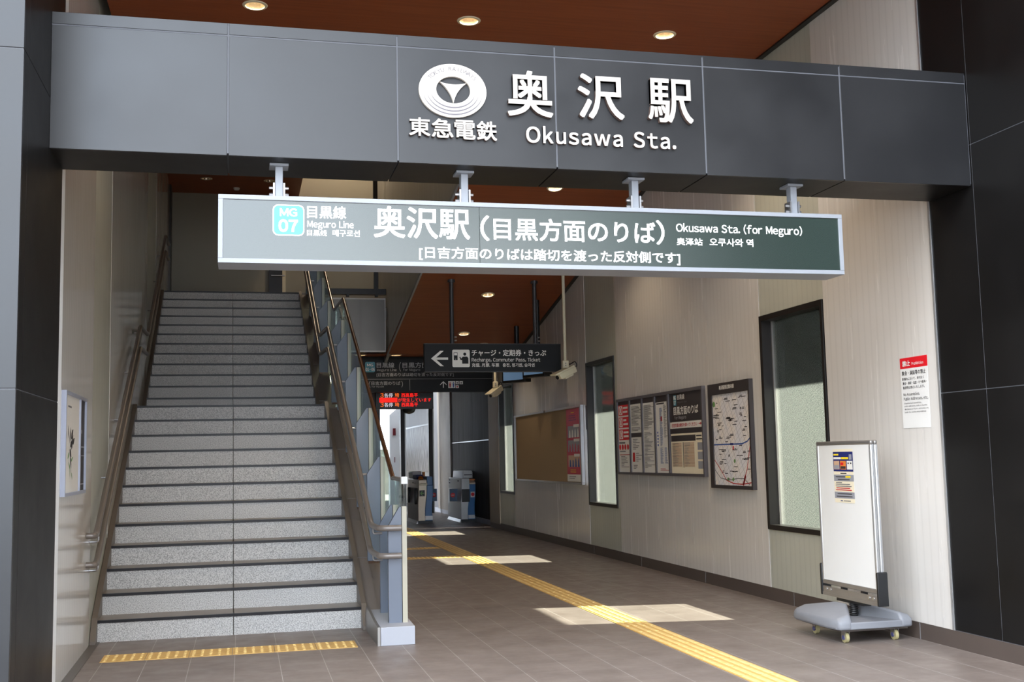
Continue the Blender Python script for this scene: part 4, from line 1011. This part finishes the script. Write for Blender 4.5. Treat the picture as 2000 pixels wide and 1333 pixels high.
for i, z in enumerate((1.63, 1.42, 1.20)):
    ph = obj('picture', MB().box(XQ - .001, XQ, 15.50, 16.08, z, z + .17), 'skin' if i == 2 else 'grey_print', po)
    r = random.Random(i); g = MB()
    for q in range(4):
        cy = 15.56 + .14 * q; g.prism([(cy - .04, z), (cy - .03, z + .08), (cy - .012, z + r.uniform(.1, .14)), (cy + .02, z + .1), (cy + .04, z)], 'x', XQ - .002, XQ - .001)
    obj('picture_shapes', g, ('paper', 'red_faded', 'ink_blue')[i], ph)
    obj('caption', MB().box(XQ - .0015, XQ, 15.5, 15.78, z + .15, z + .19), 'paper', po)
tag(obj('label_strip', MB().box(XR - .0015, XP, 15.19, 15.235, 1.73, 2.07), 'ink'), 'narrow dark vertical label on the wall between pin board and middle window', 'label')

# prohibition notice
nt_ = thing('prohibition_notice', 'white notice with red prohibition header on the wall above the standing board', 'notice', (XR, 7.2, 1.515))
obj('sheet', MB().box(XR - .003, XP, 7.03, 7.368, 1.517, 1.955), 'white', nt_)
hd = obj('header', MB().box(XR - .0032, XP, 7.03, 7.368, 1.955, 2.034), 'red', nt_)
XN = XR - .0042
text('lettering', '禁止', (7.335, 1.972, 7.24, 2.012), 'r', XN, 'white', hd, .03)
text('lettering', 'Prohibition', (7.218, 1.975, 7.075, 1.997), 'r', XN, 'white', hd, .004)
for s, b, m_, off in (('集会・演説等の禁止', (7.348, 1.905, 7.052, 1.937), 'ink', .012), ('駅構内において、許可なく', (7.348, 1.868, 7.075, 1.889), 'ink', .006), ('集会・演説・出店・ビラ配布・', (7.344, 1.836, 7.045, 1.857), 'ink', .006), ('勧誘等は禁止いたします。', (7.343, 1.804, 7.075, 1.825), 'ink', .006),
                      ('No Assemblies,', (7.342, 1.752, 7.14, 1.776), 'ink', .006), ('Public Addresses, etc.', (7.341, 1.718, 7.042, 1.744), 'ink', .006), ('Unauthorized assemblies,', (7.338, 1.692, 7.125, 1.706), 'ink_grey', .004), ('public addresses, stalls or booths,', (7.338, 1.670, 7.055, 1.684), 'ink_grey', .004),
                      ('distribution of flyers, solicitation, etc.', (7.337, 1.648, 7.038, 1.662), 'ink_grey', .004), ('inside the station are prohibited.', (7.336, 1.626, 7.072, 1.640), 'ink_grey', .004)):
    text('lettering', s, b, 'r', XN, m_, nt_, off)

# ================================================================== STANDING BOARD
sbx, sby = 4.40, 7.59
sb = thing('standing_board', 'white rolling sign board on a grey weighted base by the right wall', 'sign board', (sbx, sby, 0))
XB0, XB1 = 4.372, 4.432; BY0, BY1, BZ0, BZ1 = 7.20, 7.985, .345, 1.435
obj('panel', MB().box(XB0 + .006, XB1 - .006, BY0 + .02, BY1 - .02, BZ0 + .03, BZ1 - .03), 'white', sb)
for y0, y1 in ((BY0, BY0 + .03), (BY1 - .03, BY1)):
    for xa, xb in ((XB0, XB0 + .027), (XB0 + .033, XB1)): obj('side_rail', MB().box(xa, xb, y0, y1, BZ0 + .02, BZ1 - .03), 'alu', sb, bevel=.009)
obj('top_rail', MB().box(XB0, XB0 + .028, BY0, BY1, BZ1 - .032, BZ1).box(XB0 + .032, XB1, BY0, BY1, BZ1 - .032, BZ1), 'alu_grey', sb, bevel=.011)
obj('bottom_rail', MB().box(XB0, XB1, BY0 + .004, BY1 - .004, BZ0, BZ0 + .035), 'alu_grey', sb, bevel=.006)
for y in (BY0 - .016, BY1 - .006):
    obj('corner_bracket', MB().prism([(y, .262), (y, .49), (y + .006, .50), (y + .016, .50), (y + .022, .49), (y + .022, .262)], 'x', XB0 - .008, XB1 + .012), 'black', sb, bevel=.003)
cb = obj('cross_bar', MB().box(XB0 - .004, XB1 + .004, BY0 - .01, BY1 + .01, .262, .285).box(XB0, XB0 + .006, BY0, BY1, .285, .33), 'alu_grey', sb)
obj('support', MB().box(XB0 + .01, XB1 - .01, 7.42, 7.45, .285, .345).box(XB0 + .01, XB1 - .01, 7.70, 7.73, .285, .345), 'black', cb)
sc_ = MB()
for y in (7.26, 7.32, 7.86, 7.92): sc_.cyl((XB0 - .006, y, .31), (XB0, y, .31), .010, None, 8)
obj('screw', sc_, 'steel', cb)
obj('mount_plate', MB().box(XB0 + .0, XB1, 7.40, 7.78, .24, .262), 'black', sb)
sp_ = MB(); pts = []
for i in range(61):
    a = 2 * PI * i / 10; pts.append((sbx + .028 * math.cos(a), 7.59 + .028 * math.sin(a), .15 + .09 * i / 60))
obj('spring', sp_.tube(pts, .006, 6), 'black', sb, smooth=True)
def wing(s):
    pl = [(-.32, -.18), (-.29, -.30), (-.20, -.31), (-.055, -.03), (-.055, .13), (-.20, .40), (-.29, .39), (-.32, .30)]
    low_ = [(sbx + s * a, sby + b, .095) for a, b in pl]; mid = [(sbx + s * a, sby + b, .15) for a, b in pl]
    up = []
    for a, b in pl:
        cx, cy = -.185, .04; f = .90
        aa, bb2 = cx + (a - cx) * f, cy + (b - cy) * f
        up.append((sbx + s * aa, sby + bb2, .165 + .085 * (aa + .32) / .265))
    k = len(pl); mb = MB().add(low_ + mid + up, [tuple(range(k))] + [tuple(range(2 * k, 3 * k))] + [(i, (i + 1) % k, k + (i + 1) % k, k + i) for i in range(k)] + [(k + i, k + (i + 1) % k, 2 * k + (i + 1) % k, 2 * k + i) for i in range(k)])
    return obj('weight', mb, 'weight_grey', sb, bevel=.018)
wing(1); wing(-1)
obj('base_tray', MB().prism([(-.30 + sbx, sby - .27), (-.20 + sbx, sby - .305), (.20 + sbx, sby - .305), (.30 + sbx, sby - .27), (.30 + sbx, sby + .36), (-.30 + sbx, sby + .36)], 'z', .097, .148), 'weight_grey', sb, bevel=.008)
dl = obj('dolly', MB().box(4.13, 4.66, 7.31, 7.88, .083, .096), 'plywood', sb)
for x, y in ((4.19, 7.36), (4.20, 7.80), (4.58, 7.355), (4.58, 7.80)):
    c_ = obj('caster', MB().cyl((x - .012, y, .037), (x + .012, y, .037), .037, None, 20), 'wheel', sb, smooth=True)
    obj('fork', MB().prism([(y - .014, .03), (y + .014, .03), (y + .03, .083), (y - .03, .083)], 'x', x - .019, x - .014).prism([(y - .014, .03), (y + .014, .03), (y + .03, .083), (y - .03, .083)], 'x', x + .014, x + .019), 'alu_grey', c_)
    obj('hub', MB().cyl((x - .022, y, .037), (x + .022, y, .037), .016, None, 12), 'hub_blue', c_)
# paper sheets stuck on the board
XS = XB0 + .0045
lf = thing('leaflet', 'small navy, yellow and cream leaflet stuck on the standing board', 'leaflet', (XS, 7.62, .98))
ly = lambda t: 7.735 - .28 * t      # 0..1 from left to right
lz = lambda t: 1.375 - .40 * t      # 0..1 from top to bottom
def lbox(a, b, c, d, m, k=0, name='print_block', par=None): return obj(name, MB().box(XS - .0005 * k, XS + .001, ly(b), ly(a), lz(d), lz(c)), m, par or lf)
sh = lbox(0, 1, 0, 1, 'paper_cream', 0, 'sheet')
hd = lbox(0, 1, .05, .42, 'navy', 1)
lbox(.03, .28, .09, .12, 'yellow', 2, par=hd); lbox(.02, .4, .15, .19, 'paper', 2, par=hd); lbox(.42, .78, .15, .19, 'yellow', 2, par=hd); lbox(.82, .95, .10, .2, 'grey_print', 2, par=hd)
lbox(.03, .31, .22, .38, 'skin', 2, par=hd); lbox(.35, .65, .22, .38, 'orange', 2, par=hd); lbox(.70, .98, .22, .38, 'paper', 2, par=hd); lbox(.05, .29, .30, .37, 'grey_print', 3, par=hd); lbox(.38, .52, .25, .3, 'red', 3, par=hd); lbox(.38, .63, .32, .37, 'ink', 3, par=hd); lbox(.74, .8, .25, .28, 'ink', 3, par=hd); lbox(.87, .93, .25, .28, 'ink', 3, par=hd)
lbox(0, 1, .48, .60, 'grey_print', 1); lbox(.6, .85, .50, .535, 'yellow', 2); lbox(0, 1, .80, .92, 'grey_print', 1)
for z, m_, a, b in ((.445, 'ink', .35, .65), (.51, 'ink', .1, .58), (.56, 'ink', .2, .8), (.62, 'ink_grey', .1, .4), (.65, 'ink_grey', .08, .8), (.685, 'ink_grey', .08, .88), (.72, 'ink_red', .1, .8), (.755, 'ink_red', .08, .88), (.825, 'ink', .15, .88), (.875, 'ink', .1, .9), (.955, 'navy', .3, .4), (.955, 'ink_grey', .45, .8)):
    lbox(a, b, z, z + .016, m_, 3, 'print_line')

# ================================================================== LEFT WALL POSTER FRAME
XLW = lambda y: XW - .0105 * (y - 9.4)
pf = thing('framed_poster', 'pale blue-grey framed poster with a plant drawing on the glossy left wall', 'poster', (XLW(8.1), 8.1, 1.175))
X0_ = XW
fm = MB(); a, b, z0, z1 = 7.56, 8.63, 1.178, 1.856
fm.box(X0_, X0_ + .03, a, b, z0, z0 + .022).box(X0_, X0_ + .03, a, b, z1 - .022, z1).box(X0_, X0_ + .03, a, a + .025, z0 + .022, z1 - .022).box(X0_, X0_ + .03, b - .025, b, z0 + .022, z1 - .022).box(X0_, X0_ + .028, 8.30, 8.33, z0 + .022, z1 - .022)
obj('frame', PR(fm), 'blue_grey_frame', pf)
sh = obj('sheet', PR(MB().box(X0_, X0_ + .016, a + .025, 8.30, z0 + .022, z1 - .022)), 'paper', pf)
obj('side_strip', PR(MB().box(X0_, X0_ + .016, 8.33, b - .025, z0 + .022, z1 - .022)), 'ink', pf)
obj('strip_marks', PR(MB().box(X0_, X0_ + .0175, 8.36, 8.46, 1.60, 1.625).box(X0_, X0_ + .0175, 8.34, 8.60, 1.50, 1.51).box(X0_, X0_ + .0175, 8.34, 8.60, 1.44, 1.447).box(X0_, X0_ + .0175, 8.34, 8.60, 1.24, 1.248)), 'grey_print', pf)
lv = None; xx = X0_ + .0175
def leaf(y, z, l_, ang, wd):
    c, s = math.cos(ang), math.sin(ang); P_ = [(0, 0), (.3, .5), (.65, .42), (1, 0), (.65, -.42), (.3, -.5)]
    m_ = MB().add([(xx, y + (u * l_) * c - v * wd * s, z + (u * l_) * s + v * wd * c) for u, v in P_], [(0, 1, 2, 3, 4, 5)])
    obj('drawn_leaf', PR(m_), lv, sh)
lv = 'ink'
for y, z, l_, an, wd in ((7.84, 1.52, .12, 1.2, .035), (7.86, 1.50, .13, .3, .04), (7.90, 1.55, .12, .6, .045), (7.84, 1.48, .1, -.5, .05), (7.92, 1.48, .13, .9, .05), (7.98, 1.52, .1, .4, .04), (7.78, 1.55, .10, 1.9, .02), (7.88, 1.44, .1, -1.0, .04)): leaf(y, z, l_, an, wd)
lv = 'ink_green'
for y, z, l_, an, wd in ((7.80, 1.40, .10, -.6, .02), (7.86, 1.38, .09, -1.3, .02), (7.9, 1.40, .12, .3, .02), (7.94, 1.33, .07, -.8, .02), (7.82, 1.46, .08, -2.6, .03)): leaf(y, z, l_, an, wd)
obj('print_line', PR(MB().box(xx - .0005, xx, 7.74, 7.90, 1.755, 1.767)), 'ink_grey', sh)

# ================================================================== TICKET GATES
def gate(label, x0, y0, mirror, side, flap_len):
    """end profile in x,z; local x from the left face"""
    t = thing('ticket_gate', label, 'ticket gate', (x0 + .16, y0 + .75, 0))
    L = 1.55
    st = [(0.0, .06), (0.0, .45), (.012, .60), (.02, .92), (.19, .92), (.19, .62), (.165, .42), (.15, .28), (.15, .06)]
    bl = [(.152, .06), (.152, .28), (.167, .42), (.192, .62), (.192, .80), (.325, .80), (.325, .60), (.305, .40), (.30, .25), (.31, .06)]
    obj('body', MB().prism([(x0 + a, z) for a, z in st], 'y', y0, y0 + L), side, t, bevel=.008)
    obj('side_panel', MB().prism([(x0 + a, z) for a, z in bl], 'y', y0 + .02, y0 + L - .02), 'gate_blue', t, bevel=.008)
    obj('kick_plate', MB().box(x0 + .0, x0 + .31, y0 + .01, y0 + L - .01, 0, .06), 'black', t)
    obj('kick_strip', MB().prism([(x0 - .03, 0), (x0 + .0, .06), (x0 + .005, .06), (x0 + .005, 0)], 'y', y0 + .05, y0 + L - .05), 'alu', t)
    return t, L
ga, L = gate('brown-steel ticket gate with green arrow and reader, left of the pair', 3.61, 23.55, False, 'gate_steel', .3)
x0, y0 = 3.61, 23.55
obj('service_panel', MB().box(x0 + .15, x0 + .31, y0 + .008, y0 + .022, .075, .16), 'gate_silver', ga)
ap = obj('arrow_display', MB().box(x0 + .03, x0 + .145, y0 - .004, y0, .575, .70), 'black', ga)
obj('arrow', MB().prism([(x0 + .045, .637), (x0 + .085, .685), (x0 + .10, .685), (x0 + .078, .648), (x0 + .13, .648), (x0 + .13, .626), (x0 + .078, .626), (x0 + .10, .59), (x0 + .085, .59)], 'y', y0 - .006, y0 - .004), 'ink_green', ap)
rd = obj('card_reader', MB().prism([(y0 - .01, .80), (y0 + .17, .88), (y0 + .17, .93), (y0 - .01, .845)], 'x', x0 + .04, x0 + .20), 'paper_cream', ga, bevel=.006)
obj('reader_pad', MB().prism([(y0 + .0, .853), (y0 + .15, .924), (y0 + .15, .928), (y0 + .0, .857)], 'x', x0 + .06, x0 + .14), 'black', rd)
obj('ticket_slot', MB().box(x0 + .195, x0 + .32, y0 + .02, y0 + .6, .80, .985), 'gate_blue', ga, bevel=.01)
obj('orange_ring', MB().cyl((x0 + .10, y0 + .22, .92), (x0 + .10, y0 + .26, .965), .06, .05, 20), 'orange', ga)
obj('sensor_hood', MB().box(x0 + .03, x0 + .17, y0 + .35, y0 + .9, .92, 1.02), 'navy', ga, bevel=.02)
obj('rear_hood', MB().box(x0 + .02, x0 + .24, y0 + 1.0, y0 + 1.5, .93, 1.09), 'white', ga, bevel=.03)
obj('lamp_post', MB().box(x0 + .20, x0 + .245, y0 + .55, y0 + .70, .92, 1.08), 'orange', ga, bevel=.01)
for yy in (y0 + .22, y0 + 1.2): obj('side_sensor', MB().prism([(yy, .40), (yy - .03, .45), (yy - .03, .70), (yy, .74), (yy + .12, .74), (yy + .15, .70), (yy + .15, .45), (yy + .12, .40)], 'x', x0 - .03, x0 + .02), 'black', ga, bevel=.008)
obj('side_button', MB().cyl((x0 - .002, y0 + .9, .32), (x0 + .01, y0 + .9, .32), .02, None, 10).cyl((x0 + .005, y0 + .8, .85), (x0 + .03, y0 + .8, .85), .015, None, 10).cyl((x0 + .005, y0 + .5, .84), (x0 + .03, y0 + .5, .84), .015, None, 10), 'alu_grey', ga)
def flap(t, xa, xb, y, disc):
    f = obj('flap', MB().box(xa, xb, y, y + .025, .43, .70), 'gate_flap', t, bevel=.008)
    d = obj('stop_mark', MB().cyl((disc, y - .003, .565), (disc, y, .565), .05, None, 20), 'red', f)
    obj('stop_bar', MB().box(disc - .032, disc + .032, y - .005, y - .003, .556, .574), 'paper', d)
flap(ga, x0 + .326, x0 + .56, y0 + .9, x0 + .49)
gb, L = gate('silver-sided ticket gate against the dark wall, right of the pair', 4.53, 23.55, True, 'gate_silver', .3)
x0 = 4.53
obj('upper_housing', MB().box(x0 + .01, x0 + .20, y0 + .05, y0 + 1.5, .70, .93), 'white', gb, bevel=.015)
obj('rear_hood', MB().prism([(x0 + .10, .92), (x0 + .11, 1.07), (x0 + .13, 1.09), (x0 + .30, 1.09), (x0 + .325, 1.05), (x0 + .325, .92)], 'y', y0 + .3, y0 + 1.45), 'white', gb, bevel=.012)
obj('hood_slot', MB().box(x0 + .135, x0 + .31, y0 + .295, y0 + .30, .985, 1.01), 'ink_grey', gb)
obj('orange_ring', MB().box(x0 + .20, x0 + .32, y0 + .04, y0 + .25, .88, .91), 'orange', gb)
obj('card_reader', MB().prism([(y0 + .0, .80), (y0 + .2, .86), (y0 + .2, .89), (y0 + .0, .83)], 'x', x0 + .20, x0 + .32), 'paper_cream', gb)
obj('side_vent', MB().box(x0 + .004, x0 + .012, y0 + 1.3, y0 + 1.4, .86, .89).box(x0 + .004, x0 + .012, y0 + 1.3, y0 + 1.4, .80, .83).box(x0 + .004, x0 + .012, y0 + .25, y0 + .4, .86, .88), 'ink', gb)
np_ = obj('no_entry_sign', MB().box(x0 + .215, x0 + .305, y0 + .012, y0 + .018, .52, .64), 'paper', gb)
dd = obj('stop_mark', MB().cyl((x0 + .26, y0 + .009, .585), (x0 + .26, y0 + .012, .585), .038, None, 20), 'red', np_)
obj('service_panel', MB().box(x0 + .16, x0 + .30, y0 + .008, y0 + .022, .075, .15), 'gate_silver', gb)
flap(gb, x0 - .16, x0 + .02, y0 + .45, x0 - .09)
obj('flap_housing', MB().box(x0 + .02, x0 + .19, y0 - .006, y0 + .02, .43, .70), 'black', gb)

# ================================================================== FAR END
for i, (xa, xb) in enumerate(((3.875, 3.975), (4.585, 4.69))):
    o = struct('trim_%d' % (6 + i), MB().box(xa, xb, 28.0, 28.12, 0, 3.19), 'dark_metal')
    obj('steel_edge', MB().box(xb, xb + .03, 28.02, 28.12, 0, 3.19), 'alu', o)
col_ = thing('white_column', 'white column with a dark red box by the far exit', 'column', (3.875, 29.5, 0))
obj('shaft', MB().box(3.76, 4.015, 29.3, 29.6, 0, 3.4), 'white', col_, bevel=.006)
bx = obj('alarm_box', MB().box(3.845, 3.915, 29.25, 29.3, 1.985, 2.17), 'dark_red', col_)
obj('marker', MB().box(3.88, 3.897, 29.29, 29.3, 1.28, 1.42), 'dark_red', col_)
pw = struct('wall_platform', MB().box(5.02, 5.15, 28.6, 37.5, 0, 3.6), 'outdoor_rib')
struct('wall_daylight_block', MB().box(2.4, 2.55, 33.0, 43.5, 0, 3.6), 'outdoor_rib')  # added wall that holds back daylight at the far opening
fp = thing('framed_poster', 'large shiny poster with painted reflection streaks in a dark frame beyond the ticket gates', 'poster', (5.02, 33.3, .95))
obj('sheet', MB().box(5.005, 5.018, 30.6, 36.0, 1.02, 2.28), 'film', fp)
obj('frame', MB().box(4.98, 5.018, 30.4, 30.62, .98, 2.45).box(4.99, 5.018, 30.62, 36.0, 2.28, 2.33).box(4.99, 5.018, 30.62, 36.0, .98, 1.02).box(4.99, 5.018, 36.0, 36.1, .98, 2.33), 'dark_metal', fp)
struct('wall_fence_far', MB().box(-2.0, 12.0, 44.0, 44.2, 0, 1.75), 'ground')
tr1 = thing('tree', 'pale blown-out tree crown beyond the far fence', 'tree', (3.0, 47.5, 0))
r = random.Random(5); tk = MB().tube([(3.0, 47.5, -.1), (3.1, 47.5, 2.0), (3.3, 47.6, 3.4)], .12, 8)
for i in range(26):
    a = r.uniform(0, 2 * PI); tk.tube([(3.05, 47.5, 1.2 + r.random()), (3.05 + math.cos(a) * .7, 47.5 + math.sin(a) * .5, 2.4 + r.random()), (3.05 + math.cos(a + .3) * 1.7, 47.5 + math.sin(a) * 1.0, 2.6 + 2 * r.random())], .022, 5)
obj('branches', tk, 'tree', tr1)

# clean helper property
for o in list(scene.objects):
    if '_base' in o: del o['_base']
